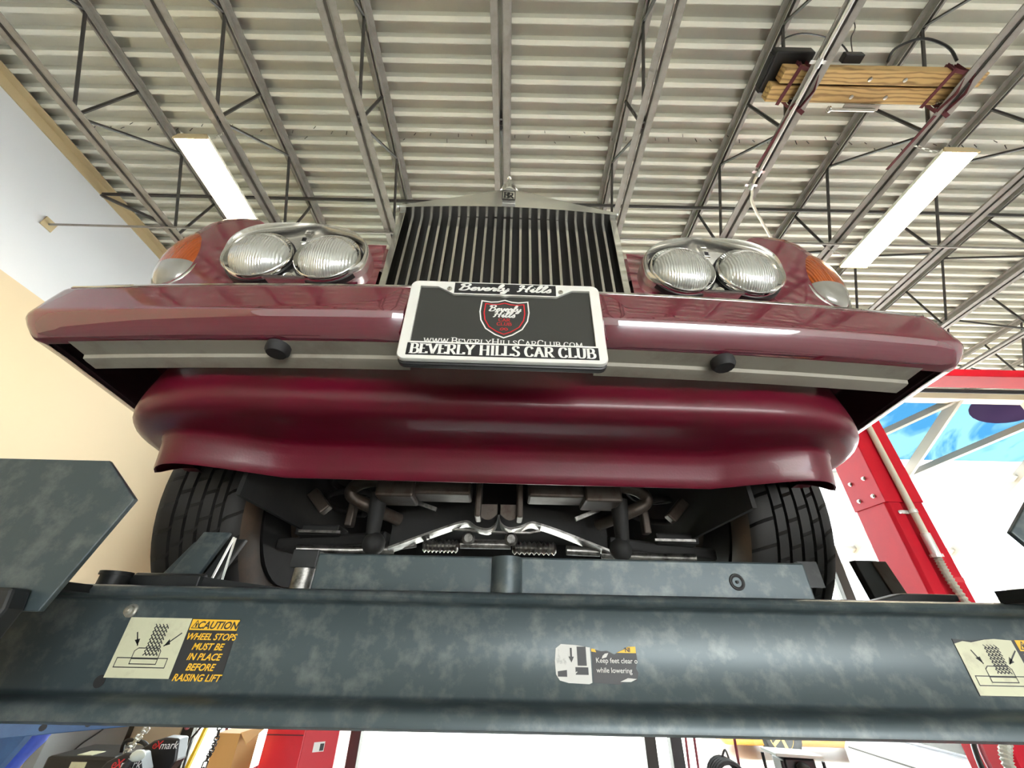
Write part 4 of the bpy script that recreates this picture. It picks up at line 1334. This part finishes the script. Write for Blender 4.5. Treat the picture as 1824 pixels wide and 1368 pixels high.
# ---- stickers on the beam
def sticker_caution(x0, z1, wd, hgt, nm_extra, cut=0.0):
    sm_ = face_mtx((x0, .7885, z1 - hgt), (1, 0, 0), (0, 0, 1))
    k = wd / .187
    def rect(mb, a, b2, c, d, t=.0004):
        return mb.prism([(a * k, c * k), (b2 * k, c * k), (b2 * k, d * k), (a * k, d * k)], sm_, t)
    h_ = hgt / k
    if cut == 0:
        st = rect(MB(), 0, .187, 0, h_).build('caution_sticker', 'stickblk', lift)
        cr_ = rect(MB(), 0, .104, 0, h_, .0007)
    else:
        st = MB().prism([(0, 0), (.187 * k, 0), (.187 * k, h_ * k * .97), (.14 * k, h_ * k), (.10 * k, h_ * k * .985), (.06 * k, h_ * k), (.03 * k, h_ * k * .96), (.0, h_ * k * .99)], sm_, .0004).build('caution_sticker', 'stickblk', lift)
        cr_ = MB().prism([(0.001, 0.001), (.100 * k, 0.001), (.100 * k, h_ * k * .98), (.072 * k, h_ * k), (.055 * k, h_ * k * .985), (.03 * k, h_ * k * .93), (.016 * k, h_ * k * .95), (.0, h_ * k * .9)], sm_, .0007)
    cr_.build('pictogram_field', 'stickcream', st)
    yl = rect(MB(), .106, .186, h_ - .0165, h_ - .001, .0007)
    yl.build('caution_band', 'stickyel', st)
    tx = MB()
    tm = face_mtx(sm_ @ Vector((0, 0, .0008)), (1, 0, 0), (0, 0, 1))
    off = lambda x, y: tm @ Matrix.Translation((x * k, y * k, 0))
    text_into(tx, 'CAUTION', .0150 * k, off(.1515, h_ - .0142), .0002, shear=.25, bold=.0004 * k)
    ribbon(tx, [(x * k, y * k) for x, y in ((.109, h_ - .0138), (.1155, h_ - .003), (.122, h_ - .0138))], tm, .0014 * k, .0014 * k, .0002, closed=True)
    tx.prism([(.1145 * k, (h_ - .0125) * k), (.1165 * k, (h_ - .0125) * k), (.117 * k, (h_ - .007) * k), (.114 * k, (h_ - .007) * k)], tm, .0002)
    # pictogram: tyre strip, wheel stop, runway, two arrows
    tyre_x, ty0, ty1 = (.047, .071), .030, h_ - .010
    n_ = 8
    for i in range(n_):
        for j in range(4):
            xa = tyre_x[0] + .006 * j
            ya = ty0 + (ty1 - ty0) * i / n_
            ribbon(tx, [(q[0] * k, q[1] * k) for q in ((xa, ya), (xa + .003, ya + .0035), (xa + .006, ya))], tm, .0017 * k, .0017 * k, .0002)
            ribbon(tx, [(q[0] * k, q[1] * k) for q in ((xa, ya + .0065), (xa + .003, ya + .0035))], tm, .0013 * k, .0013 * k, .0002)
    for pts, cl in (([(.008, .014), (.090, .014), (.090, .0265), (.008, .0265)], True), ([(.031, .0185), (.074, .0185), (.074, .036), (.070, .040), (.036, .040), (.031, .036)], True), ([(.031, .0255), (.074, .0255)], False)):
        ribbon(tx, [(a * k, b2 * k) for a, b2 in pts], tm, .0013 * k, .0013 * k, .0003, closed=cl)
    for (xa, ya, xb, yb) in ((.022, .062, .032, .043), (.097, .062, .075, .043)):
        ribbon(tx, [(xa * k, ya * k), (xb * k, yb * k)], tm, .0019 * k, .0019 * k, .0003)
        d = Vector((xb - xa, yb - ya)).normalized()
        nn = Vector((-d.y, d.x))
        p = Vector((xb, yb))
        q1, q2 = p - d * .009 + nn * .0042, p - d * .011 - nn * .0042
        tx.add([tm @ Vector((v_[0] * k, v_[1] * k, .0003)) for v_ in (p, q1, q2)], [(0, 1, 2)])
    tx.build('black_print', 'stickblk', st)
    ty = MB()
    for i, ln in enumerate(('WHEEL STOPS', 'MUST BE', 'IN PLACE', 'BEFORE', 'RAISING LIFT')):
        text_into(ty, ln, .0130 * k, off(.1475, h_ - .0300 - .0138 * i), .0002, shear=.25, bold=.0003 * k)
    ty.build('yellow_print', 'stickyel', st)
    return st
s1 = sticker_caution(-.642, .0175, .187, .083, '')
s1['label'] = 'caution sticker, intact'
s2 = sticker_caution(.757, .0120, .187, .078, '', 1.0)
s2['label'] = 'caution sticker, torn along its top edge'
# torn feet-clear sticker
sm_ = face_mtx((.079, .7885, -.061), (1, 0, 0), (0, 0, 1))
stw = MB().prism([(.002, .012), (.008, .004), (.022, .001), (.055, .000), (.060, .002), (.060, .049), (.052, .050), (.036, .052), (.012, .053), (.003, .047), (.001, .03)], sm_, .0005).build('feet_sticker', 'stickwhite', lift)
stw['label'] = 'torn sticker about keeping feet clear while lowering'
bk = MB().prism([(.062, .002), (.090, .001), (.105, .0), (.118, .008), (.132, .005), (.136, .016), (.133, .022), (.137, .033), (.136, .050), (.115, .047), (.100, .040), (.088, .045), (.078, .044), (.062, .048)], sm_, .0004)
bk.prism([(.034, .012), (.055, .012), (.055, .022), (.034, .022)], sm_, .0008).prism([(.005, .009), (.020, .009), (.020, .018), (.005, .016)], sm_, .0008)
bk.prism([(.038, .024), (.053, .024), (.053, .050), (.038, .050)], sm_, .0007)
bk.build('black_field', 'stickblk', stw)
wp = MB()
tm = face_mtx(sm_ @ Vector((0, 0, .0010)), (1, 0, 0), (0, 0, 1))
text_into(wp, 'Keep feet clear o', .0098, tm @ Matrix.Translation((.068, .0285, 0)), align='LEFT', bold=.0001)
text_into(wp, 'while lowering', .0098, tm @ Matrix.Translation((.068, .0155, 0)), align='LEFT', bold=.0001)
for a in range(8):
    c_, s_ = math.cos(a * PI / 4), math.sin(a * PI / 4)
    ribbon(wp, [(.030 + .003 * c_, .011 + .0025 * s_), (.030 + .009 * c_, .011 + .007 * s_)], tm, .0014, .0014)
wp.prism([(.078, .034), (.086, .036), (.090, .042), (.084, .041), (.080, .038)], tm, .0003)
wp.build('white_print', 'stickwhite', stw)
MB().prism([(.105, .004), (.122, .004), (.132, .008), (.118, .009)], tm, .0003).build('torn_patch', 'stickwhite', stw)
MB().prism([(.104, .0425), (.136, .0425), (.136, .0515), (.124, .051), (.116, .047)], sm_, .0009).build('yellow_band', 'stickyel', stw)
MB().prism([(.062, .0435), (.070, .0425), (.068, .047), (.062, .0475)], sm_, .0009).build('yellow_scrap', 'stickyel', stw)
pb = MB()
pb.prism([(.0265, .048), (.0295, .048), (.0295, .036), (.0325, .036), (.028, .028), (.0235, .036), (.0265, .036)], tm, .0003)
text_into(pb, 'NI', .0085, tm @ Matrix.Translation((.118, .0440, 0)), .0004, align='LEFT', bold=.0003)
pb.build('black_print', 'stickblk', stw)

# ================================================================== red two-post lift in the next bay
rl = thing('two_post_lift', 'tall red two-post lift with overhead beam and conduit, beside the black lift', 'vehicle lift', (2.9, 3.0, -H))
x0, x1, y0, y1 = 2.77, 3.035, 2.87, 3.16
c = MB().prism([(x0, y0 + .02), (x0 + .02, y0), (x0 + .10, y0), (x0 + .10, y0 + .012), (x0 + .165, y0 + .012), (x0 + .165, y0), (x1, y0), (x1, y1), (x0, y1)], Matrix.Translation((0, 0, FLZ)), .90 - FLZ).build('column', 'redpaint', rl, bevel=.004)
sl = MB().box(x0 - .008, x1 + .008, y0 - .008, y1 + .008, .885, 2.04).build('column_extension', 'redpaint', rl, bevel=.004)
for (yy, zz) in ((2.94, .95), (3.08, .95), (2.95, 1.09), (3.09, 1.09)):
    MB().lathe([(.016, 0), (.016, .003), (.0105, .004), (.0105, .012)], (x0 - .008, yy, zz), (-1, 0, 0), 8).build('bolt', 'bolt', sl, smooth=40)
MB().box(x0 - .12, x1 + .12, y0 - .12, y1 + .12, FLZ, FLZ + .025).build('base_plate', 'redpaint', rl)
MB().box(x0, 6.3, y0, 3.06, 2.035, 2.11).build('overhead_beam', 'redpaint', rl, bevel=.003)
MB().tube([(x1 - .05, 2.95, 1.925), (6.05, 2.95, 1.925)], .019, 10).build('shutoff_bar', 'rubber', rl, smooth=50)
MB().box(6.03, 6.3, y0, y1, FLZ, 2.04).build('column', 'redpaint', rl, bevel=.004)
xc = x0 + .135
MB().tube([(xc, y0 - .03, 2.0), (xc, y0 - .03, .62)], .0215, 12).build('conduit', 'conduit', rl, smooth=50)
MB().tube([(xc, y0 - .03, .66), (xc, y0 - .03, .52)], .028, 12).tube([(xc, y0 - .03, .525), (xc, y0 - .03, .505)], .036, 8).build('conduit_coupling', 'emt', rl, smooth=40)
MB().tube([(xc, y0 - .03, .80), (xc, y0 - .03, .825)], .026, 12).box(xc - .075, xc, y0 - .012, y0 - .006, .80, .825).ball((xc - .075, y0 - .01, .812), .016, 8, (1, .4, 1)).build('conduit_clip', 'emt', rl, smooth=40)
pts = smooth_path([(xc, y0 - .03, .51), (xc + .004, y0 - .03, .38), (xc + .03, y0 - .035, .2), (xc + .05, y0 - .05, .0), (xc - .05, y0 - .10, -.25), (xc - .34, y0 - .22, -.40), (xc - .42, y0 - .25, -.52), (xc - .36, y0 - .22, -.8)], 16)
MB().tube(pts, [.019 + (.007 if i % 2 else 0) for i in range(len(pts))], 10).build('flex_conduit', 'flex', rl, smooth=20)
MB().box(x1 - .10, x1 - .002, y0 - .004, y0, .36, .39).build('red_tab', 'redcab', rl)
MB().tube(smooth_path([(2.60, 2.75, 0), (2.45, 2.65, -.3), (2.34, 2.6, -.42), (2.28, 2.55, -.6), (2.30, 2.6, -1.0)], 6), .012, 8).build('hose', 'black', rl, smooth=50)
MB().tube(smooth_path([(2.66, 2.77, 0), (2.50, 2.67, -.3), (2.39, 2.62, -.42), (2.35, 2.57, -.6), (2.36, 2.6, -1.0)], 6), .011, 8).build('hose', 'maroonrod', rl, smooth=50)

# ================================================================== sloping awning beyond the front opening
aw = thing('awning', 'white framed awning sloping away outside, upper panels in printed blue fabric', 'awning', (11.0, 7.1, -H))
AX = [6.84, 9.52, 12.20, 14.88, 17.56]
def AZ(y):
    return 4.52 - (y - 7.0) * 0.532
def apt(x, y, d=0):
    return (x, y + d * .47, AZ(y) + d * .88)
YN = [7.15, 9.05, 11.4, 13.7]
for x in AX:
    MB().bar(apt(x, 7.1), apt(x, 13.8), .07, .20, up=(0, .47, .88)).build('rafter', 'awnframe', aw)
for i, y in enumerate(YN):
    MB().bar(apt(AX[0], y, .02), apt(AX[-1], y, .02), .16, .09, up=(0, .47, .88)).build('cross_rail', 'awnframe', aw)
for x, xn in zip(AX, AX[1:]):
    MB().bar(apt(x, 9.05, .0), apt(xn, 7.12, .0), .07, .14, up=(0, .47, .88)).build('diagonal_brace', 'awnframe', aw)
for x in AX[::2]:
    MB().box(x - .05, x + .05, 13.75, 13.85, FLZ, AZ(13.8)).build('post', 'awnframe', aw)
fab = MB()
fab.add([apt(AX[0], 7.0, .16), apt(AX[-1], 7.0, .16), apt(AX[-1], 8.72, .16), apt(AX[0], 8.72, .16)], [(0, 1, 2, 3)])
fb = fab.build('blue_fabric', 'bluefab', aw)
w2 = MB()
w2.add([apt(AX[0], 8.72, .16), apt(AX[-1], 8.72, .16), apt(AX[-1], 13.75, .16), apt(AX[0], 13.75, .16)], [(0, 1, 2, 3)])
w2.build('white_fabric', 'whitefab', aw)
e = MB()
n_ = 24
cx_, cy_ = 10.95, 7.35
e.add([apt(cx_ + .85 * math.cos(2 * PI * i / n_), cy_ + .40 * math.sin(2 * PI * i / n_), .153) for i in range(n_)], [tuple(range(n_))])
e.build('round_print', 'purplefab', fb)

# ================================================================== things seen below the beam
t = thing('workbench', 'dark blue perforated steel rack rail by the cream wall, low under the lift', 'rack', (-1.9, 1.9, -H))
a_, b_ = Vector((-1.555, 2.205, 0)), Vector((-2.45, 1.28, 0))
d_ = (b_ - a_).normalized()
nr = Vector((d_.y, -d_.x, 0))
if nr.y > 0:
    nr = -nr
MB().bar((a_.x, a_.y, -.245), (b_.x, b_.y, -.245), .05, .19).build('perforated_rail', 'bluesteel', t, bevel=.003)
for k in (.17, .30, .43):
    q = a_ + d_ * k
    MB().lathe([(.011, 0), (.011, .0015)], (q.x + nr.x * .025, q.y + nr.y * .025, -.318), nr, 12).build('rail_hole', 'rubber', t)
MB().prism([(-2.3, -.30), (-1.80, -.30), (-1.815, -.36), (-1.93, -.60), (-1.93, -1.75), (-2.3, -1.75)], Matrix(((1, 0, 0, 0), (0, 0, 1, 1.99), (0, 1, 0, 0), (0, 0, 0, 1))), .03).build('upright', 'bluesteel', t)
MB().lathe([(.016, 0), (.016, .003), (.012, .005)], (-1.925, 1.985, -.395), (0, -1, 0), 16).build('round_cap', 'card', t)
o = MB().tube(smooth_path([(-2.02, 2.32, -.36), (-2.03, 2.3, -.40), (-2.07, 2.29, -.47), (-2.12, 2.3, -.60), (-2.14, 2.3, -1.0), (-2.13, 2.3, -1.74)], 6), [.03] * 6 + [.034] * 25, 8).build('hanging_cloth', 'bluecloth', smooth=60)
tag(o, 'bright blue cloth strip hanging beside the dark blue rack', 'cloth')

t = thing('wall_cabinet', 'flat grey panel cabinet against the cream wall near the front corner', 'cabinet', (-5.0, 6.4, -H))
MB().box(-5.1, -4.98, 5.75, 6.93, FLZ, .2).build('door_panel', 'greywall', t, bevel=.004)
MB().box(-5.1, -4.975, 6.90, 6.99, FLZ, .3).build('edge_post', 'frame', t)
MB().tube(smooth_path([(-4.965, 6.6, -.7), (-4.96, 6.5, -1.0), (-4.96, 6.2, -1.15), (-4.90, 6.0, -1.28), (-4.6, 5.8, -1.4)], 6), .008, 6).build('cable', 'rubber', t, smooth=50)
t = thing('charger_box', 'dark grey equipment box with a small pale label near the cream wall', 'box', (-3.9, 5.2, -H))
MB().box(-4.25, -3.62, 5.0, 5.5, -1.55, -1.005).build('case', 'black', t, bevel=.02)
MB().box(-4.0, -3.86, 4.994, 5.0, -1.13, -1.04).box(-4.02, -3.88, 5.05, 5.2, -1.005, -1.001).build('label_plate', 'stickcream', t)
MB().tube(smooth_path([(-3.72, 5.2, -1.02), (-3.70, 5.15, -.93), (-3.60, 5.1, -.90), (-3.45, 5.1, -.93), (-3.38, 5.1, -1.05), (-3.36, 5.1, -1.3)], 6), .017, 8).build('cable', 'rubber', t, smooth=50)
MB().box(-4.2, -3.65, 5.05, 5.45, FLZ, -1.55).build('stand', 'greywall', t)
o = MB().bar((-3.10, 5.5, -.55), (-3.32, 5.5, -1.75), .045, .03).build('marker_pole', 'yellow')
tag(o, 'yellow pole standing between the beige wall and the hanging chain', 'pole')

# mower with two black shrouds
t = thing('mower', 'white and black riding mower with two lettered black shrouds', 'mower', (-2.2, 3.3, -H))
for (poly, y, tx_, sz) in (([(-2.46, -.80), (-2.36, -.665), (-2.27, -.622), (-2.185, -.625), (-2.13, -.70), (-2.12, -.95), (-2.46, -.95)], 3.2, (-2.235, -.690), .062),
                           ([(-2.36, -.66), (-2.275, -.605), (-2.21, -.588), (-2.115, -.592), (-2.085, -.70), (-2.15, -.80), (-2.36, -.80)], 3.42, (-2.190, -.642), .058)):
    p_ = MB().prism(poly, Matrix(((1, 0, 0, 0), (0, 0, 1, y), (0, 1, 0, 0), (0, 0, 0, 1))), .10).build('shroud', 'black', t, bevel=.01)
    lt = MB()
    fm = lambda x: face_mtx((x, y - .0015, tx_[1]), (1, 0, .04), (-.04, 0, 1))
    text_into(lt, 'e', sz * .95, fm(tx_[0] - sz * 1.15), shear=.2, align='CENTER')
    text_into(lt, 'X', sz * .95, fm(tx_[0] - sz * .72), shear=.2, bold=.001)
    lt.build('shroud_lettering', 'redink', p_)
    lt = MB()
    text_into(lt, 'mark', sz * .95, fm(tx_[0] + sz * .45), shear=.2)
    lt.build('shroud_lettering', 'white', p_)
MB().ball((-2.16, 3.16, -.625), .035, 12, (1.2, .8, .8)).build('fuel_cap', 'cartop', t, smooth=60)
MB().tube([(-2.20, 3.18, -.65), (-2.23, 3.16, -.72)], .022, 10).tube([(-2.14, 3.15, -.68), (-2.15, 3.15, -.76)], .024, 10).build('lever_grip', 'rubber', t, smooth=50)
MB().box(-2.56, -2.14, 3.40, 4.0, -1.5, -.93).build('mower_body', 'white', t, bevel=.05)
MB().tube(smooth_path([(-2.40, 4.2, -.62), (-2.33, 4.2, -.56), (-2.27, 4.2, -.60), (-2.24, 4.2, -.70), (-2.30, 4.2, -.76)], 6), .012, 8).build('handlebar', 'maroonrod', t, smooth=50)
MB().tube([(-2.40, 4.2, -.58), (-2.50, 4.2, -.72), (-2.42, 4.1, -.95)], .009, 6).build('control_rod', 'black', t, smooth=50)
MB().lathe([(.02, 0), (.022, .01), (.012, .02)], (-2.50, 4.1, -.635), (0, -1, 0), 10).build('knob', 'maroonrod', t, smooth=50)
for x in (-2.50, -2.20):
    for y in (3.45, 3.85):
        MB().lathe([(.10, -.06), (.20, -.05), (.22, 0), (.20, .05), (.10, .06)], (x, y, FLZ + .22), (1, 0, 0), 20).build('wheel', 'rubber', t, smooth=40)

def link_chain(name, label, pts, r, m, group=None):
    pts = smooth_path(pts, 5)
    mb = MB()
    for i in range(len(pts) - 1):
        p, q = Vector(pts[i]), Vector(pts[i + 1])
        d = (q - p).normalized()
        e1 = d.orthogonal().normalized()
        e = e1 if i % 2 else d.cross(e1)
        c = (p + q) / 2
        hl = (q - p).length * .62
        mb.tube([c - d * hl, c - d * hl * .6 + e * r * 2.2, c + d * hl * .6 + e * r * 2.2, c + d * hl, c + d * hl * .6 - e * r * 2.2, c - d * hl * .6 - e * r * 2.2], r, 5, closed=True)
    o = mb.build(name, m, smooth=50)
    return tag(o, label, 'chain', group)
link_chain('hanging_chain', 'steel chain hanging above the mower beside the yellow pole', [(-2.55, 3.75, 0.1), (-2.55, 3.75, -.3), (-2.565, 3.75, -.56), (-2.63, 3.75, -.68), (-2.66, 3.75, -.8), (-2.68, 3.75, -1.2), (-2.68, 3.75, -1.74)], .008, 'bolt', 'hanging chains')
link_chain('hanging_chain', 'thin chain hanging in front of the cardboard box', [(-2.07, 3.7, 0.1), (-2.06, 3.72, -.3), (-2.055, 3.75, -.60), (-2.06, 3.75, -.70), (-2.08, 3.75, -.80), (-2.09, 3.75, -1.2), (-2.09, 3.75, -1.74)], .006, 'frame', 'hanging chains')
t = thing('cardboard_box', 'tall open brown cardboard box beside the red tool cabinet', 'box', (-2.08, 4.2, -H))
MB().box(-2.20, -2.02, 4.0, 4.3, -1.2, -.655).build('carton', 'card', t)
fl_ = MB()
fl_.add([(-2.02, 4.0, -.655), (-2.02, 4.3, -.655), (-1.95, 4.3, -.64), (-1.955, 4.0, -.72)], [(0, 1, 2, 3)])
o = fl_.build('flap', 'card', t)
o.modifiers.new('thick', 'SOLIDIFY').thickness = .006
MB().box(-2.24, -1.98, 3.98, 4.34, FLZ, -1.2).build('pallet_stand', 'wood', t)
t = thing('tool_cabinet', 'glossy red steel tool cabinet with a small label, by the dark window post', 'cabinet', (-1.75, 4.8, -H))
MB().box(-2.03, -1.70, 4.45, 4.9, FLZ, -.69).build('carcass', 'redcab', t, bevel=.008)
MB().prism([(-1.70, 4.452), (-1.46, 4.60), (-1.46, 4.95), (-1.70, 4.95)], Matrix.Translation((0, 0, FLZ)), -.70 - FLZ).build('door', 'redcab', t, bevel=.006)
dm = face_mtx((-1.585, 4.518, -.815), (.24, .148, 0), (0, 0, 1))
lb = MB().prism([(-.045, -.032), (.045, -.032), (.045, .032), (-.045, .032)], dm, .003).build('label_plate', 'white', t)
MB().prism([(.008, -.026), (.040, -.026), (.040, .020), (.008, .020)], dm, .004).build('label_patch', 'platepanel', lb)
MB().box(-2.02, -1.71, 4.44, 4.45, -.735, -.728).build('lid_seam', 'strap', t)
MB().box(-2.20, -2.045, 4.35, 4.85, -.95, -.93).build('side_shelf', 'redcab', t)

# poles, reel, small cart
for x, xb, lab in ((1.742, 1.723, 'thin dark upright pole, closest to the dark window post'), (1.824, 1.818, 'thin dark upright pole, second from the dark window post'), (2.211, 2.200, 'thin dark upright pole in front of the yellow car nose')):
    o = MB().tube([(xb - .04, 5.0, -1.74), (x, 5.0, -.745), (x + .06, 5.0, 0.6)], .013, 8).build('stanchion', 'maroonrod', smooth=50)
    tag(o, lab, 'pole', 'thin poles at the front opening')
t = thing('hose_reel', 'black hose coiled on a reel, low between the thin poles', 'reel', (1.67, 4.0, -H))
for k in range(5):
    MB().tube([(1.66 + .11 * math.cos(a), 3.95 + .035 * k, -.86 + .11 * math.sin(a)) for a in [2 * PI * i / 20 for i in range(20)]], .017, 6, closed=True).build('coil', 'rubber', t, smooth=60)
MB().box(1.56, 1.76, 3.93, 4.12, FLZ, -.97).build('reel_stand', 'black', t, bevel=.01)
MB().tube(smooth_path([(1.66, 4.05, -.75), (1.70, 4.05, -.70), (1.72, 4.05, -.78)], 5), .008, 6).build('loose_end', 'black', t, smooth=50)
t = thing('shop_cart', 'small black cart with a pale flat top, in front of the yellow car wheel', 'cart', (2.48, 4.5, -H))
MB().prism([(2.25, -.770), (2.64, -.785), (2.645, -.805), (2.255, -.792)], Matrix(((1, 0, 0, 0), (0, 0, 1, 4.38), (0, 1, 0, 0), (0, 0, 0, 1))), .24).build('tray', 'cartop', t, bevel=.004)
MB().box(2.32, 2.58, 4.4, 4.6, -1.45, -.80).ball((2.44, 4.36, -.86), .05, 10).build('cart_body', 'black', t, smooth=30, bevel=.02)
MB().lathe([(.018, 0), (.02, .01), (.01, .018)], (2.42, 4.385, -.88), (0, -1, 0), 10).build('knob', 'chrome', t, smooth=50)
for x in (2.30, 2.64):
    for y in (4.4, 4.7):
        MB().tube([(x, y, -.82), (x, y, FLZ + .1)], .014, 6).lathe([(.05, -.015), (.05, .015)], (x, y, FLZ + .05), (1, 0, 0), 14).build('leg', 'rubber', t, smooth=40)


# parked cars
def parked(name, label, paint, wheelm, loc, rotz, L, wd, ht, wb, group='parked cars'):
    t = thing(name, label, 'car', (loc[0], loc[1], -H), group, rot=rotz)
    x0, x1 = -L / 2, L / 2
    zb, zt = .17, ht
    zs = ht * .62
    lowp = [(x0 + .02, zb + .10), (x0 + .10, zb), (x1 - .10, zb), (x1 - .02, zb + .12), (x1, zs - .18), (x1 - .12, zs - .02), (x1 - L * .25, zs), (x0 + L * .28, zs + .01), (x0 + .18, zs - .12), (x0, zs - .26)]
    mt = lambda y: Matrix(((1, 0, 0, 0), (0, 0, 1, y), (0, 1, 0, 0), (0, 0, 0, 1)))
    MB().prism(lowp, mt(-wd / 2), wd).build('body', paint, t, bevel=.06, smooth=40)
    MB().prism([(x0 + L * .26, zs - .01), (x0 + L * .42, zt), (x0 + L * .68, zt), (x0 + L * .84, zs - .01)], mt(-wd / 2 + .12), wd - .24).build('cabin', paint, t, bevel=.05, smooth=40)
    MB().prism([(x0 + L * .31, zs + .03), (x0 + L * .43, zt - .06), (x0 + L * .67, zt - .06), (x0 + L * .79, zs + .03)], mt(-wd / 2 + .11), wd - .22).build('side_glass', 'glassdark', t)
    MB().box(x0 + .12, x1 - .12, -wd / 2 - .004, wd / 2 + .004, zs - .17, zs - .155).build('crease', 'frame', t)
    MB().box(x0 + L * .52, x0 + L * .523, -wd / 2 - .003, -wd / 2, zb + .05, zs - .05).build('door_gap', 'frame', t)
    for wx in (-wb / 2, wb / 2):
        for s in (-1, 1):
            yy = s * (wd / 2 - .09)
            MB().lathe([(.36, -.02), (.36, .095)], (wx, yy, .33), (0, s, 0), 28).build('wheel_arch', 'rubber', t)
            wh = MB().lathe([(.20, -.09), (.30, -.095), (.315, -.06), (.315, .06), (.30, .10), (.225, .105), (.22, .07)], (wx, yy, .315), (0, s, 0), 32, cap1=False).build('wheel', 'rubber', t, smooth=40)
            sp = MB().lathe([(.225, .09), (.205, .10), (.19, .06), (.06, .055), (.05, .085), (.01, .09)], (wx, yy, .315), (0, s, 0), 32, cap0=False)
            for k in range(5):
                a = 2 * PI * k / 5
                sp.bar((wx + .04 * math.cos(a), yy + s * .085, .315 + .04 * math.sin(a)), (wx + .195 * math.cos(a), yy + s * .09, .315 + .195 * math.sin(a)), .05, .02, up=(0, s, 0))
            sp.build('wheel_rim', wheelm, wh, smooth=30)
    return t
parked('parked_car', 'yellow sports car with gold wheels parked outside behind the small cart', 'ycar', 'gold', (6.2, 10.3), R(-2), 4.5, 1.75, 1.2, 2.25)
parked('parked_car', 'white car in the next bay, beside the red lift column', 'wcar', 'emt', (4.92, 4.12), R(90), 4.3, 1.75, 1.45, 2.5)
parked('parked_car', 'brown car parked end-on far outside, behind the dark window post', 'bcar', 'emt', (2.75, 13.5), R(90), 4.2, 1.4, 1.45, 2.5)
t = thing('bollard', 'small weathered post standing at the edge of the grass outside', 'bollard', (-2.05, 11.7, -H))
MB().lathe([(.07, 0), (.07, .75), (.05, .80), (.01, .82)], (-2.05, 11.7, FLZ - .02), (0, 0, 1), 14).build('shaft', 'trim', t, smooth=40)
MB().lathe([(.12, 0), (.12, .04), (.07, .05)], (-2.05, 11.7, FLZ - .02), (0, 0, 1), 14).build('footing', 'greywall', t, smooth=40)
